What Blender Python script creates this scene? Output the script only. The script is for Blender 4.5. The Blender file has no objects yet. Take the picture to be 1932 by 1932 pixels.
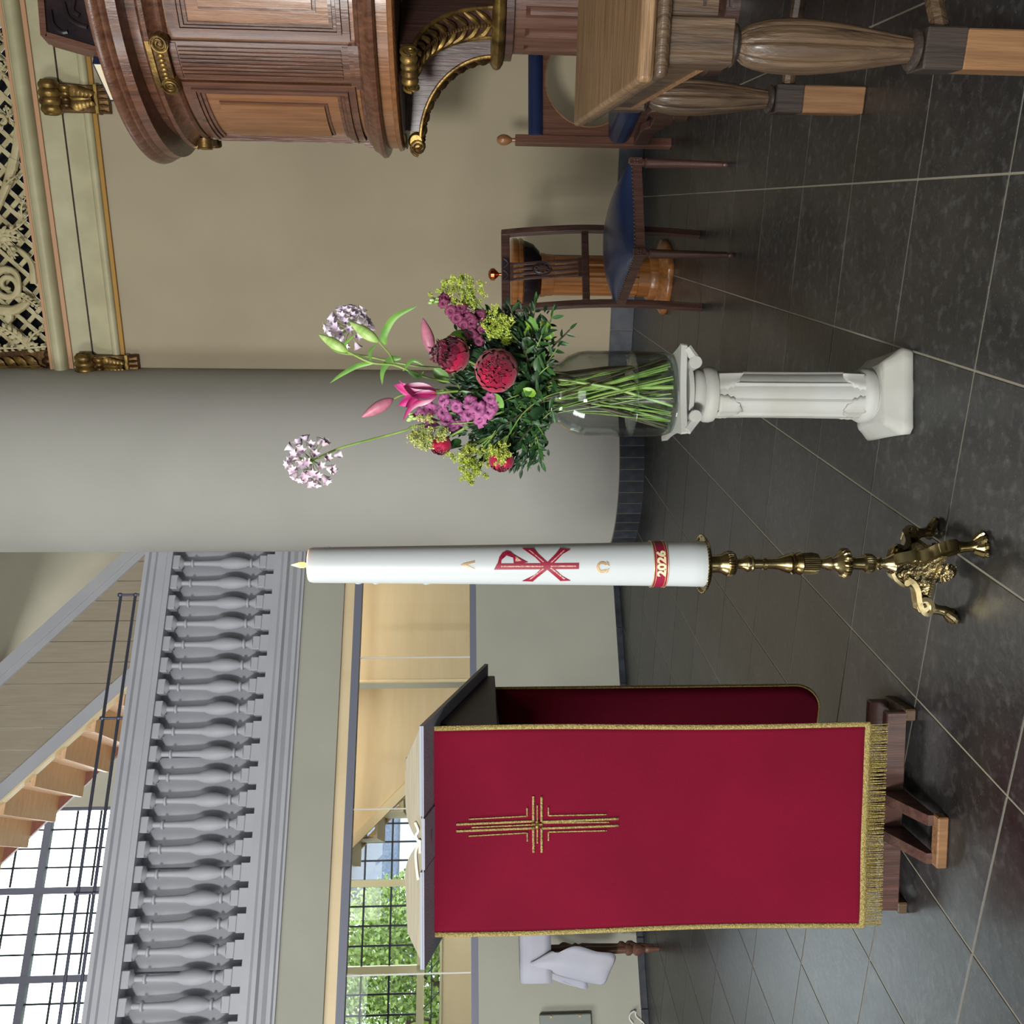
import bpy, bmesh, math, random
from math import sin, cos, pi, radians, atan2, sqrt, hypot
from mathutils import Vector, Matrix
rnd = random.Random(7)
sc = bpy.context.scene
COL = sc.collection

# ------------------------------------------------------------------ camera, sky, exposure
FPX = 1720.0; CAMZ = 1.15; PITCH = math.atan(96 / FPX)
CP, SP = cos(PITCH), sin(PITCH)
cam_d = bpy.data.cameras.new('camera'); cam = bpy.data.objects.new('camera', cam_d); COL.objects.link(cam)
cam_d.sensor_width = 36; cam_d.lens = FPX / 1932 * 36; cam_d.clip_start = .05; cam_d.clip_end = 200
upv = Vector((0, SP, CP)); fwd = Vector((0, CP, -SP))
rot = Matrix((-upv, Vector((1, 0, 0)), -fwd)).transposed()      # the phone was held on its side
cam.matrix_world = Matrix.Translation((0, 0, CAMZ)) @ rot.to_4x4()
sc.camera = cam
world = bpy.data.worlds.new('world'); sc.world = world; world.use_nodes = True
bg = world.node_tree.nodes['Background']; bg.inputs[0].default_value = (.90, .955, 1, 1); bg.inputs[1].default_value = 9.0
sc.view_settings.view_transform = 'Standard'; sc.view_settings.look = 'None'
sc.view_settings.exposure = 0.0; sc.view_settings.gamma = 1.0; sc.view_settings.use_curve_mapping = False

def area(name, loc, direction, sx, sy, power, color, portal=False):
    l = bpy.data.lights.new(name, 'AREA'); l.shape = 'RECTANGLE'; l.size = sx; l.size_y = sy
    l.energy = power; l.color = color
    o = bpy.data.objects.new(name, l); COL.objects.link(o); o.location = loc
    o.rotation_euler = Vector(direction).to_track_quat('-Z', 'Y').to_euler()
    if portal: l.cycles.is_portal = True
    return o
# daylight from the nave's tall windows (left of and behind the photographer), then an added broad fill
area('nave_window_light', (-5.2, .6, 3.6), (6.7, 3.6, -2.2), 1.5, 3.2, 215, (.97, .98, .97))
area('nave_west_light', (-2.5, -3.2, 2.45), (4.4, 8.6, -1.5), 0.7, 0.9, 430, (1, .985, .95))
area('west_fill_light', (-1.5, -4.6, 4.2), (.10, 1, -.22), 4.0, 3.0, 130, (.93, .97, 1))  # added fill from behind, aimed at the gallery front
# two unseen warm fills added in the side room, and an unseen light in the stair hall
area('side_room_fill', (-.75, 6.86, 2.22), (-.1, .9, -1), 3.2, .22, 16, (1, .92, .80))  # added above the glass screen to brighten the panelling
area('side_room_fill', (-2.2, 7.95, 2.2), (-.30, .8, -.7), 2.6, .5, 22, (1, .95, .84))  # added further back to brighten the backlit window frame
area('stair_hall_light', (-.9, 8.4, 5.9), (-.1, -.2, -1), 1.5, .8, 60, (1, .95, .88))

# ------------------------------------------------------------------ pixel -> world helpers (image px of the 1932 frame)
def ray(x, y):
    a = (966 - y) / FPX; b = -(x - 966) / FPX
    return Vector((a, CP + b * SP, -SP + b * CP))
def at(x, y, Y):
    d = ray(x, y); return Vector((0, 0, CAMZ)) + d * (Y / d.y)
def flr(x, y, z=0.0):
    d = ray(x, y); return Vector((0, 0, CAMZ)) + d * ((z - CAMZ) / d.z)
def zat(x, Y): return at(x, 966, Y).z
def onp(x, y, p, n):
    d = ray(x, y); t = (p[0] * n[0] + p[1] * n[1]) / (d.x * n[0] + d.y * n[1]); return Vector((0, 0, CAMZ)) + d * t

class Frame:
    """a vertical wall frame: local x along the wall to the right, y away from the viewer, z up"""
    def __init__(s, ox, oy, ang):
        s.o = Vector((ox, oy, 0)); s.a = ang; s.u = Vector((cos(ang), sin(ang), 0)); s.n = Vector((-sin(ang), cos(ang), 0))
    def w(s, x, y, z): return s.o + s.u * x + s.n * y + Vector((0, 0, z))
    def loc(s, p): q = Vector(p) - s.o; return Vector((q.dot(s.u), q.dot(s.n), q.z))
    def px(s, x, y, off=0): 
        q = s.o + s.n * off
        return s.loc(onp(x, y, q, s.n))
G = Frame(-.5479, 6.5829, radians(21.94))      # half wall, glass screen and gallery
RW = Frame(1.25, 6.06, radians(-18.4))         # wall under the organ

# ------------------------------------------------------------------ mesh builder
class MB:
    def __init__(s): s.v = []; s.f = []
    def add(s, vs, fs, m=None):
        b = len(s.v)
        s.v += [tuple(m @ Vector(p)) if m is not None else tuple(p) for p in vs]
        s.f += [tuple(b + i for i in f) for f in fs]
        return s
    def box(s, x0, x1, y0, y1, z0, z1, m=None):
        return s.add([(x0,y0,z0),(x1,y0,z0),(x1,y1,z0),(x0,y1,z0),(x0,y0,z1),(x1,y0,z1),(x1,y1,z1),(x0,y1,z1)],
              [(0,3,2,1),(4,5,6,7),(0,1,5,4),(1,2,6,5),(2,3,7,6),(3,0,4,7)], m)
    def cbox(s, c, d, m=None):
        return s.box(c[0]-d[0]/2, c[0]+d[0]/2, c[1]-d[1]/2, c[1]+d[1]/2, c[2]-d[2]/2, c[2]+d[2]/2, m)
    def bbox(s, x0, x1, y0, y1, z0, z1, b=.005, m=None):
        """box with chamfered edges"""
        vs = []; idx = {}
        def V(p):
            if p not in idx: idx[p] = len(vs); vs.append(p)
            return idx[p]
        X = (x0, x1); Y = (y0, y1); Z = (z0, z1); fs = []
        def cn(i, j, k, a):
            p = [X[i], Y[j], Z[k]]; sg = (1 if i == 0 else -1, 1 if j == 0 else -1, 1 if k == 0 else -1)
            for q in range(3):
                if q != a: p[q] += sg[q] * b
            return V(tuple(p) + (a,))
        for a in range(3):
            for e in (0, 1):
                o = []
                for (g, h) in ((0,0),(1,0),(1,1),(0,1)):
                    ijk = [0,0,0]; ijk[a] = e; ijk[(a+1)%3] = g; ijk[(a+2)%3] = h
                    o.append(cn(*ijk, a))
                fs.append(tuple(o if e else o[::-1]))
        for a in range(3):
            b_, c_ = (a+1)%3, (a+2)%3
            for g in (0,1):
                for h in (0,1):
                    lo = [0,0,0]; hi = [0,0,0]; lo[b_] = hi[b_] = g; lo[c_] = hi[c_] = h; hi[a] = 1
                    fs.append((cn(*lo, b_), cn(*hi, b_), cn(*hi, c_), cn(*lo, c_)))
        for i in (0,1):
            for j in (0,1):
                for k in (0,1): fs.append((cn(i,j,k,0), cn(i,j,k,1), cn(i,j,k,2)))
        return s.add([p[:3] for p in vs], fs, m)
    def lathe(s, prof, seg=24, c=(0,0,0), mod=None, m=None, a0=0, a1=2*pi, cap=True):
        full = abs(a1 - a0 - 2*pi) < 1e-6; n = seg if full else seg + 1
        vs = []
        for k, (r, z) in enumerate(prof):
            for i in range(n):
                t = a0 + (a1 - a0) * i / seg; rr = r * (mod(t, z, k) if mod else 1)
                vs.append((c[0] + rr*cos(t), c[1] + rr*sin(t), c[2] + z))
        fs = []
        for k in range(len(prof) - 1):
            for i in range(seg):
                j = (i + 1) % n
                fs.append((k*n+i, k*n+j, (k+1)*n+j, (k+1)*n+i))
        if cap and full:
            if prof[0][0] > 1e-5: fs.append(tuple(range(n))[::-1])
            if prof[-1][0] > 1e-5: fs.append(tuple((len(prof)-1)*n + i for i in range(n)))
        return s.add(vs, fs, m)
    def tube(s, pts, r, seg=8, m=None, closed=False, flat=1.0, upv=None, cap=True):
        pts = [Vector(p) for p in pts]; n = len(pts)
        rs = r if isinstance(r, (list, tuple)) else [r]*n
        vs = []; prev = None
        for i, p in enumerate(pts):
            if closed: t = pts[(i+1) % n] - pts[i-1]
            else: t = pts[min(i+1, n-1)] - pts[max(i-1, 0)]
            if t.length < 1e-9: t = Vector((0,0,1))
            t.normalize()
            if upv is not None: a = Vector(upv) - t * t.dot(Vector(upv))
            elif prev is None: a = t.orthogonal()
            else: a = prev - t * prev.dot(t)
            if a.length < 1e-6: a = t.orthogonal()
            a.normalize(); prev = a; b = t.cross(a)
            for k in range(seg):
                an = 2*pi*k/seg
                vs.append(p + a*(cos(an)*rs[i]*flat) + b*(sin(an)*rs[i]))
        fs = []
        for i in range(n if closed else n-1):
            for k in range(seg):
                j = (i+1) % n; l = (k+1) % seg
                fs.append((i*seg+k, i*seg+l, j*seg+l, j*seg+k))
        if not closed and cap:
            fs.append(tuple(range(seg))[::-1]); fs.append(tuple((n-1)*seg+k for k in range(seg)))
        return s.add(vs, fs, m)
    def prism(s, poly, d0, d1, axis='y', m=None):
        """poly in the plane normal to axis: 'y' -> (x,z), 'x' -> (y,z), 'z' -> (x,y)"""
        def P(p, d): return {'y': (p[0], d, p[1]), 'x': (d, p[0], p[1]), 'z': (p[0], p[1], d)}[axis]
        n = len(poly)
        vs = [P(p, d0) for p in poly] + [P(p, d1) for p in poly]
        fs = [tuple(range(n)), tuple(range(2*n-1, n-1, -1))] + [(i, n+i, n+(i+1) % n, (i+1) % n) for i in range(n)]
        return s.add(vs, fs, m)
    def sphere(s, c, r, seg=12, m=None, sq=(1,1,1)):
        prof = [(max(1e-6, sin(pi*k/(seg//2))), -cos(pi*k/(seg//2))) for k in range(seg//2+1)]
        mm = Matrix.Translation(c) @ Matrix.Diagonal((r*sq[0], r*sq[1], r*sq[2], 1))
        return s.lathe(prof, seg, m=(m @ mm) if m is not None else mm, cap=False)
    def csl(s, r0, r1, a0, a1, z0, z1, seg=8, c=(0,0), m=None):
        """curved slab around a vertical axis"""
        vs = []
        for i in range(seg+1):
            t = a0 + (a1-a0)*i/seg
            for (r, z) in ((r0,z0),(r1,z0),(r1,z1),(r0,z1)): vs.append((c[0]+r*cos(t), c[1]+r*sin(t), z))
        fs = [(0,3,2,1), (seg*4, seg*4+1, seg*4+2, seg*4+3)]
        for i in range(seg):
            for k in range(4): fs.append((i*4+k, i*4+(k+1)%4, (i+1)*4+(k+1)%4, (i+1)*4+k))
        return s.add(vs, fs, m)
    def sheet(s, g, m=None):
        """grid of points -> quads"""
        nr, nc = len(g), len(g[0])
        return s.add([p for r in g for p in r], [(i*nc+j, i*nc+j+1, (i+1)*nc+j+1, (i+1)*nc+j) for i in range(nr-1) for j in range(nc-1)], m)
    def mesh(s, name, mat, smooth=True, ang=.7):
        me = bpy.data.meshes.new(name); me.from_pydata(s.v, [], s.f); me.validate()
        bm = bmesh.new(); bm.from_mesh(me)
        bmesh.ops.remove_doubles(bm, verts=bm.verts, dist=1e-6)
        bmesh.ops.recalc_face_normals(bm, faces=bm.faces); bm.to_mesh(me); bm.free()
        if mat: me.materials.append(mat)
        if smooth:
            me.shade_smooth(); me.set_sharp_from_angle(angle=ang)
        return me
    def build(s, name, mat, parent=None, smooth=True, ang=.7, label=None, bevel=0, kind=None, solid=0, sub=0):
        o = bpy.data.objects.new(name, s.mesh(name, mat, smooth, ang)); COL.objects.link(o)
        if parent: o.parent = parent
        if solid: md = o.modifiers.new('thick', 'SOLIDIFY'); md.thickness = solid; md.offset = 0
        if sub: md = o.modifiers.new('sub', 'SUBSURF'); md.levels = md.render_levels = sub
        if bevel:
            md = o.modifiers.new('bevel', 'BEVEL'); md.width = bevel; md.segments = 2; md.limit_method = 'ANGLE'; md.angle_limit = .6
        if label: o['label'] = label
        if kind: o['kind'] = kind
        return o
def inst(name, me, parent, mat4=None, loc=None, rz=0, scale=1):
    o = bpy.data.objects.new(name, me); COL.objects.link(o); o.parent = parent
    if mat4 is not None: o.matrix_local = mat4
    else:
        if loc: o.location = loc
        o.rotation_euler = (0, 0, rz); o.scale = (scale,)*3
    return o
def tag(o, label, cat, group=None):
    o['label'] = label; o['category'] = cat
    if group: o['group'] = group
    return o
def thing(name, label, cat, loc=(0,0,0), rz=0, group=None):
    o = bpy.data.objects.new(name, None); COL.objects.link(o); o.location = loc; o.rotation_euler = (0,0,rz)
    o.empty_display_size = .1
    return tag(o, label, cat, group)
def empty_struct(name, loc=(0,0,0), rz=0):
    o = bpy.data.objects.new(name, None); COL.objects.link(o); o.location = loc; o.rotation_euler = (0,0,rz); o['kind'] = 'structure'; return o
def struct(o): o['kind'] = 'structure'; return o
def bez(p0, p1, p2, p3, n=12):
    p0, p1, p2, p3 = map(Vector, (p0, p1, p2, p3)); r = []
    for i in range(n+1):
        t = i/n; r.append(p0*(1-t)**3 + p1*3*t*(1-t)**2 + p2*3*t*t*(1-t) + p3*t**3)
    return r
def smooth_path(pts, n=6):
    """Catmull-Rom through pts"""
    P = [Vector(p) for p in pts]; P = [P[0]*2-P[1]] + P + [P[-1]*2-P[-2]]; r = []
    for i in range(1, len(P)-2):
        for k in range(n):
            t = k/n; a, b, c, d = P[i-1:i+3]
            r.append(.5*((2*b) + (c-a)*t + (2*a-5*b+4*c-d)*t*t + (3*b-a-3*c+d)*t**3))
    return r + [P[-2]]
def lerp(a, b, t): return a + (b-a)*t

# ------------------------------------------------------------------ materials
def lin(c): return tuple(((v/255)/12.92 if v/255 <= .04045 else ((v/255+.055)/1.055)**2.4) for v in c) + (1,)
def newmat(name):
    m = bpy.data.materials.new(name); m.use_nodes = True; nt = m.node_tree
    return m, nt, nt.nodes['Principled BSDF']
def mat(name, c, rough=.6, metal=0, c2=None, nscale=6, bump=0, bscale=60, coat=0, spec=.5, stretch=(1,1,1), detail=4, var=0, sss=0, trans=0, ior=1.45, emit=None, estr=0, sheen=0, contrast=.5):
    m, nt, b = newmat(name)
    b.inputs['Base Color'].default_value = lin(c); b.inputs['Roughness'].default_value = rough; b.inputs['Metallic'].default_value = metal
    b.inputs['Specular IOR Level'].default_value = spec; b.inputs['Coat Weight'].default_value = coat; b.inputs['Coat Roughness'].default_value = .2
    b.inputs['IOR'].default_value = ior; b.inputs['Transmission Weight'].default_value = trans
    if sheen: b.inputs['Sheen Weight'].default_value = sheen
    if sss: b.inputs['Subsurface Weight'].default_value = sss; b.inputs['Subsurface Radius'].default_value = (.03,.015,.01); b.inputs['Subsurface Scale'].default_value = 1
    if emit: b.inputs['Emission Color'].default_value = lin(emit); b.inputs['Emission Strength'].default_value = estr
    tc = nt.nodes.new('ShaderNodeTexCoord'); mp = nt.nodes.new('ShaderNodeMapping'); mp.inputs['Scale'].default_value = stretch
    nt.links.new(tc.outputs['Object'], mp.inputs[0])
    if c2:
        n = nt.nodes.new('ShaderNodeTexNoise'); n.inputs['Scale'].default_value = nscale; n.inputs['Detail'].default_value = detail
        nt.links.new(mp.outputs[0], n.inputs['Vector'])
        r = nt.nodes.new('ShaderNodeValToRGB'); w = .5*contrast
        r.color_ramp.elements[0].position = .5-w/2; r.color_ramp.elements[1].position = .5+w/2
        r.color_ramp.elements[0].color = lin(c); r.color_ramp.elements[1].color = lin(c2)
        nt.links.new(n.outputs['Fac'], r.inputs[0]); out = r.outputs[0]
        if var:
            oi = nt.nodes.new('ShaderNodeObjectInfo'); mr = nt.nodes.new('ShaderNodeMapRange')
            mr.inputs['To Min'].default_value = 1-var; mr.inputs['To Max'].default_value = 1+var
            nt.links.new(oi.outputs['Random'], mr.inputs[0])
            hs = nt.nodes.new('ShaderNodeHueSaturation'); nt.links.new(mr.outputs[0], hs.inputs['Value']); nt.links.new(out, hs.inputs['Color']); out = hs.outputs[0]
        nt.links.new(out, b.inputs['Base Color'])
    if bump:
        n = nt.nodes.new('ShaderNodeTexNoise'); n.inputs['Scale'].default_value = bscale; n.inputs['Detail'].default_value = 3
        nt.links.new(mp.outputs[0], n.inputs['Vector'])
        bp = nt.nodes.new('ShaderNodeBump'); bp.inputs['Strength'].default_value = bump; bp.inputs['Distance'].default_value = .01
        nt.links.new(n.outputs['Fac'], bp.inputs['Height']); nt.links.new(bp.outputs[0], b.inputs['Normal'])
    return m
def wood(name, c, c2, rough=.4, stretch=(22,22,1.6), bump=.25, coat=.15, var=0, nscale=2.2, contrast=.8):
    return mat(name, c, rough, c2=c2, nscale=nscale, stretch=stretch, bump=bump, bscale=5, detail=6, coat=coat, var=var, contrast=contrast)
M = {}
M['plaster'] = mat('plaster', (162,151,128), .85, c2=(155,144,122), nscale=1.3, bump=.06, bscale=45, spec=.25)
M['plaster_column'] = mat('plaster_column', (170,169,163), .8, c2=(164,163,157), nscale=1.2, bump=.05, bscale=50, spec=.25)
M['plaster_cool'] = mat('plaster_cool', (168,168,156), .8, c2=(160,160,149), nscale=1.2, bump=.05, bscale=50, spec=.25)
M['nave_wall'] = mat('nave_wall', (118,110,98), .9, spec=.2)
M['grey_paint'] = mat('grey_paint', (172,174,181), .5, c2=(167,169,177), nscale=3, spec=.35)
M['cream_paint'] = mat('cream_paint', (226,206,168), .5, c2=(220,200,160), nscale=3)
M['stone_paint'] = mat('stone_paint', (172,166,134), .45, c2=(160,153,122), nscale=5, spec=.4)
M['slate'] = None
M['grout'] = mat('grout', (134,129,114), .9)
M['skirt'] = mat('skirting_stone', (58,62,70), .45, c2=(40,44,52), nscale=14, var=.25, bump=.1)
M['wax'] = mat('wax', (186,192,193), .4, sss=.08, coat=.1)
M['gold'] = mat('gold_leaf', (150,122,66), .40, metal=.7, c2=(86,64,36), nscale=14, bump=.25, bscale=40)
M['gilt_dark'] = mat('dark_gilding', (104,78,46), .46, metal=.7, c2=(70,48,30), nscale=10, bump=.35, bscale=30)
M['brass'] = mat('brass', (190,176,134), .26, metal=1, c2=(120,104,66), nscale=9, bump=.05)
M['brass_relief'] = mat('brass_relief', (168,150,106), .34, metal=1, c2=(64,58,42), nscale=42, bump=1.0, bscale=70)
M['white_plaster'] = mat('white_plaster', (174,175,171), .6, c2=(164,163,155), nscale=7, bump=.08, bscale=30, spec=.3)
M['red_cloth'] = mat('red_cloth', (108,8,36), .8, c2=(99,6,32), nscale=3, bump=.2, bscale=500, sheen=.06, spec=.1)
M['gold_braid'] = mat('gold_braid', (172,156,96), .6, metal=.2, c2=(126,110,60), nscale=260, bump=.6, bscale=300)
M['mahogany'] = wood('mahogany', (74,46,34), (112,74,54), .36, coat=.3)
M['mahogany_pale'] = wood('light_mahogany', (120,79,48), (148,101,64), .36, coat=.3)  # paler mahogany tone for drum, panel fields and finials
M['walnut'] = wood('walnut', (60,40,36), (86,60,52), .38, coat=.3)
M['dark_stain'] = mat('dark_stained_wood', (34,30,40), .45, c2=(42,36,44), nscale=5, stretch=(14,14,2))
M['black_carved'] = mat('black_carved_wood', (30,24,28), .35, c2=(44,34,36), nscale=8, bump=.4, bscale=14)
M['oak'] = wood('old_oak', (62,48,36), (96,76,56), .5, bump=.5)
M['oak_top'] = wood('worn_oak_top', (100,74,50), (142,112,78), .55, stretch=(2.2,26,26), bump=.5)
M['oak_dark'] = wood('dark_oak', (44,36,32), (60,50,44), .5)
M['oak_new'] = wood('new_oak', (112,80,52), (138,102,68), .5, bump=.3)
M['orange_oak'] = wood('varnished_oak', (120,74,36), (154,100,52), .28, coat=.5)
M['reddish'] = wood('reddish_post', (84,55,44), (106,74,60), .4)
M['stair_wood'] = wood('stair_wood', (206,166,130), (222,186,150), .5, stretch=(3,20,20), bump=.1)
M['stair_red'] = wood('stair_stringer', (122,78,66), (140,92,78), .5, stretch=(3,20,20), bump=.1)
M['screen_wood'] = wood('screen_wood', (204,182,144), (212,190,154), .5, stretch=(1,1,9), bump=.05, coat=0)
M['screen_pale'] = wood('pale_boards', (150,140,124), (160,150,134), .55, stretch=(20,20,2), bump=.05, coat=0)
M['blue_leather'] = mat('blue_leather', (24,34,62), .36, c2=(30,42,74), nscale=6, bump=.15, bscale=160, coat=.2)
M['brass_nail'] = mat('brass_nail', (200,170,120), .3, metal=1)
M['page'] = mat('page', (222,210,180), .8)
M['page_edge'] = mat('page_edge', (150,144,126), .8, c2=(140,133,114), nscale=6, stretch=(1,1,60), bump=.2, bscale=8)
M['cover_grey'] = mat('cover_grey', (150,150,164), .75, c2=(144,144,158), nscale=12, bump=.1, bscale=200)
M['cover_rim'] = mat('cover_rim', (140,147,158), .6)
M['ribbon'] = mat('ribbon', (230,222,206), .5)
M['linen'] = mat('linen', (178,179,190), .8, c2=(168,170,184), nscale=4, bump=.1, bscale=200)
M['metal_dark'] = mat('metal_tube', (96,100,116), .35, metal=.8)
M['box_grey'] = mat('box_grey', (128,134,128), .5)
M['black'] = mat('black_plastic', (20,24,34), .3)
M['white_plastic'] = mat('white_plastic', (214,214,208), .4)
M['leaf_dark'] = mat('leaf_dark', (44,82,40), .38, c2=(66,104,52), nscale=30, var=.3)
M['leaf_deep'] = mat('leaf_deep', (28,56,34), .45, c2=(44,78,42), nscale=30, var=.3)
M['leaf_mid'] = mat('leaf_mid', (88,132,62), .4, c2=(110,156,70), nscale=20, var=.2)
M['leaf_lime'] = mat('leaf_lime', (120,168,48), .4, c2=(150,190,70), nscale=20, var=.2)
M['stem'] = mat('stem', (104,138,60), .4, c2=(142,170,90), nscale=20)
M['stem_dark'] = mat('stem_dark', (54,56,36), .5, c2=(78,70,48), nscale=20)
M['bud_green'] = mat('bud_green', (130,168,80), .4, c2=(172,198,124), nscale=8, stretch=(6,6,1))
M['lime'] = mat('lime_blossom', (166,184,62), .6, c2=(196,208,104), nscale=60, var=.15)
M['lime_pale'] = mat('pale_lime_blossom', (178,188,104), .6, c2=(198,204,124), nscale=60)
M['peony'] = mat('peony_petal', (146,8,50), .5, c2=(176,20,70), nscale=16, var=.25, sheen=.2)
M['peony_dark'] = mat('dark_peony_petal', (84,4,32), .5, c2=(112,10,46), nscale=16, var=.25, sheen=.2)
M['stock'] = mat('stock_petal', (136,62,112), .6, c2=(170,100,148), nscale=40, var=.2)
M['stock_dark'] = mat('dark_stock_petal', (108,38,72), .6, c2=(138,68,100), nscale=40, var=.2)
M['lily'] = mat('lily_petal', (222,120,168), .45, c2=(192,66,136), nscale=9, stretch=(3,3,.8), contrast=.6)
M['lily_edge'] = mat('lily_petal_rim', (244,214,226), .45)
M['lily_bud'] = mat('lily_bud', (190,120,140), .45, c2=(160,98,116), nscale=10, stretch=(4,4,.7))
M['allium'] = mat('allium_petal', (236,226,234), .5, c2=(206,186,214), nscale=40, var=.08)
M['allium_core'] = mat('allium_core', (112,78,112), .6)
M['dark_void'] = mat('organ_dark', (14,15,24), .9)  # near-black colour stands in for the unlit organ interior
M['lattice'] = mat('lattice_paint', (176,166,128), .5, c2=(158,146,108), nscale=12)
M['lead'] = mat('lead_came', (44,50,58), .6)
M['win_frame'] = mat('window_frame_grey', (112,116,132), .5)
M['win_frame_cream'] = mat('window_frame_cream', (206,198,160), .5)
M['trim_gold'] = mat('gilded_line', (150,112,48), .4, metal=.4)
M['trim_pink'] = mat('pinkish_line', (176,134,98), .5)
M['roof'] = mat('slate_roof', (62,72,92), .6, c2=(84,92,110), nscale=20)
M['brick'] = mat('brick_wall', (112,72,62), .8, c2=(134,92,80), nscale=10)
M['tree_leaf'] = mat('tree_leaf', (66,92,18), .6, c2=(112,132,46), nscale=7, contrast=.9)
M['tree_bark'] = mat('tree_bark', (60,48,36), .9)
M['outdoor_white'] = mat('outdoor_white', (150,156,166), .7)
# slate floor tile: dark stone with pale speckle, every tile its own tone
m, nt, b = newmat('slate_tile'); M['slate'] = m
tc = nt.nodes.new('ShaderNodeTexCoord'); geo = nt.nodes.new('ShaderNodeNewGeometry'); oi = nt.nodes.new('ShaderNodeObjectInfo')
n1 = nt.nodes.new('ShaderNodeTexNoise'); n1.inputs['Scale'].default_value = 7; n1.inputs['Detail'].default_value = 8; n1.inputs['Roughness'].default_value = .65
n2 = nt.nodes.new('ShaderNodeTexNoise'); n2.inputs['Scale'].default_value = 170; n2.inputs['Detail'].default_value = 3
n3 = nt.nodes.new('ShaderNodeTexNoise'); n3.inputs['Scale'].default_value = 34; n3.inputs['Detail'].default_value = 6
for n in (n1, n2, n3): nt.links.new(geo.outputs['Position'], n.inputs['Vector'])
r1 = nt.nodes.new('ShaderNodeValToRGB'); r1.color_ramp.elements[0].position = .3; r1.color_ramp.elements[1].position = .72
r1.color_ramp.elements[0].color = lin((26,27,29)); r1.color_ramp.elements[1].color = lin((48,47,47))
nt.links.new(n1.outputs['Fac'], r1.inputs[0])
r2 = nt.nodes.new('ShaderNodeValToRGB'); r2.color_ramp.elements[0].position = .63; r2.color_ramp.elements[1].position = .76
nt.links.new(n2.outputs['Fac'], r2.inputs[0])
r3 = nt.nodes.new('ShaderNodeValToRGB'); r3.color_ramp.elements[0].position = .52; r3.color_ramp.elements[1].position = .8
nt.links.new(n3.outputs['Fac'], r3.inputs[0])
ml = nt.nodes.new('ShaderNodeMath'); ml.operation = 'MULTIPLY_ADD'; ml.inputs[1].default_value = .45
mx0 = nt.nodes.new('ShaderNodeMath'); mx0.operation = 'MULTIPLY'; mx0.inputs[1].default_value = .28
nt.links.new(r3.outputs[0], mx0.inputs[0]); nt.links.new(r2.outputs[0], ml.inputs[0]); nt.links.new(mx0.outputs[0], ml.inputs[2])
mx = nt.nodes.new('ShaderNodeMixRGB'); mx.inputs[2].default_value = lin((118,118,116))
nt.links.new(ml.outputs[0], mx.inputs[0]); nt.links.new(r1.outputs[0], mx.inputs[1])
hs = nt.nodes.new('ShaderNodeHueSaturation'); mr = nt.nodes.new('ShaderNodeMapRange'); mr.inputs['To Min'].default_value = .78; mr.inputs['To Max'].default_value = 1.25
nt.links.new(oi.outputs['Random'], mr.inputs[0]); nt.links.new(mr.outputs[0], hs.inputs['Value']); nt.links.new(mx.outputs[0], hs.inputs['Color'])
nt.links.new(hs.outputs[0], b.inputs['Base Color'])
rr = nt.nodes.new('ShaderNodeMapRange'); rr.inputs['To Min'].default_value = .26; rr.inputs['To Max'].default_value = .44
nt.links.new(n3.outputs['Fac'], rr.inputs[0]); nt.links.new(rr.outputs[0], b.inputs['Roughness'])
bp = nt.nodes.new('ShaderNodeBump'); bp.inputs['Strength'].default_value = .25; bp.inputs['Distance'].default_value = .004
nt.links.new(n3.outputs['Fac'], bp.inputs['Height']); nt.links.new(bp.outputs[0], b.inputs['Normal'])
# glasses
def glassmat(name, tint=(1,1,1,1), rough=0.0, thin=True, ior=1.45, edge=None):
    m, nt, b = newmat(name)
    if thin:
        out = nt.nodes['Material Output']; tr = nt.nodes.new('ShaderNodeBsdfTransparent'); gl = nt.nodes.new('ShaderNodeBsdfGlossy'); mixn = nt.nodes.new('ShaderNodeMixShader')
        lw = nt.nodes.new('ShaderNodeLayerWeight'); lw.inputs[0].default_value = .5
        pw = nt.nodes.new('ShaderNodeMath'); pw.operation = 'POWER'; pw.inputs[1].default_value = 3.2
        ma = nt.nodes.new('ShaderNodeMath'); ma.operation = 'MULTIPLY_ADD'; ma.inputs[1].default_value = .85; ma.inputs[2].default_value = (ior-1)**2/(ior+1)**2
        gl.inputs['Roughness'].default_value = rough; tr.inputs[0].default_value = tint
        nt.links.new(lw.outputs['Facing'], pw.inputs[0]); nt.links.new(pw.outputs[0], ma.inputs[0])
        nt.links.new(ma.outputs[0], mixn.inputs[0]); nt.links.new(tr.outputs[0], mixn.inputs[1]); nt.links.new(gl.outputs[0], mixn.inputs[2]); nt.links.new(mixn.outputs[0], out.inputs[0])
        if edge:
            mxc = nt.nodes.new('ShaderNodeMixRGB'); pw2 = nt.nodes.new('ShaderNodeMath'); pw2.operation = 'POWER'; pw2.inputs[1].default_value = 2.2
            nt.links.new(lw.outputs['Facing'], pw2.inputs[0]); nt.links.new(pw2.outputs[0], mxc.inputs[0]); mxc.inputs[1].default_value = tint; mxc.inputs[2].default_value = edge
            nt.links.new(mxc.outputs[0], tr.inputs[0])
        nt.nodes.remove(b)
    else:
        b.inputs['Base Color'].default_value = tint; b.inputs['Roughness'].default_value = rough; b.inputs['Transmission Weight'].default_value = 1; b.inputs['IOR'].default_value = ior
    return m
M['pane'] = glassmat('window_pane', (.97,.99,.99,1))
M['vase_glass'] = glassmat('vase_glass', (.968,.985,.98,1), .01, True, 1.5, (.70,.78,.76,1))
M['water'] = glassmat('water', (.97,.99,.965,1), 0, True, 1.33, (.72,.82,.74,1))
M['flame'] = mat('flame', (255,190,90), .5, emit=(255,168,74), estr=3.2)
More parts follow.
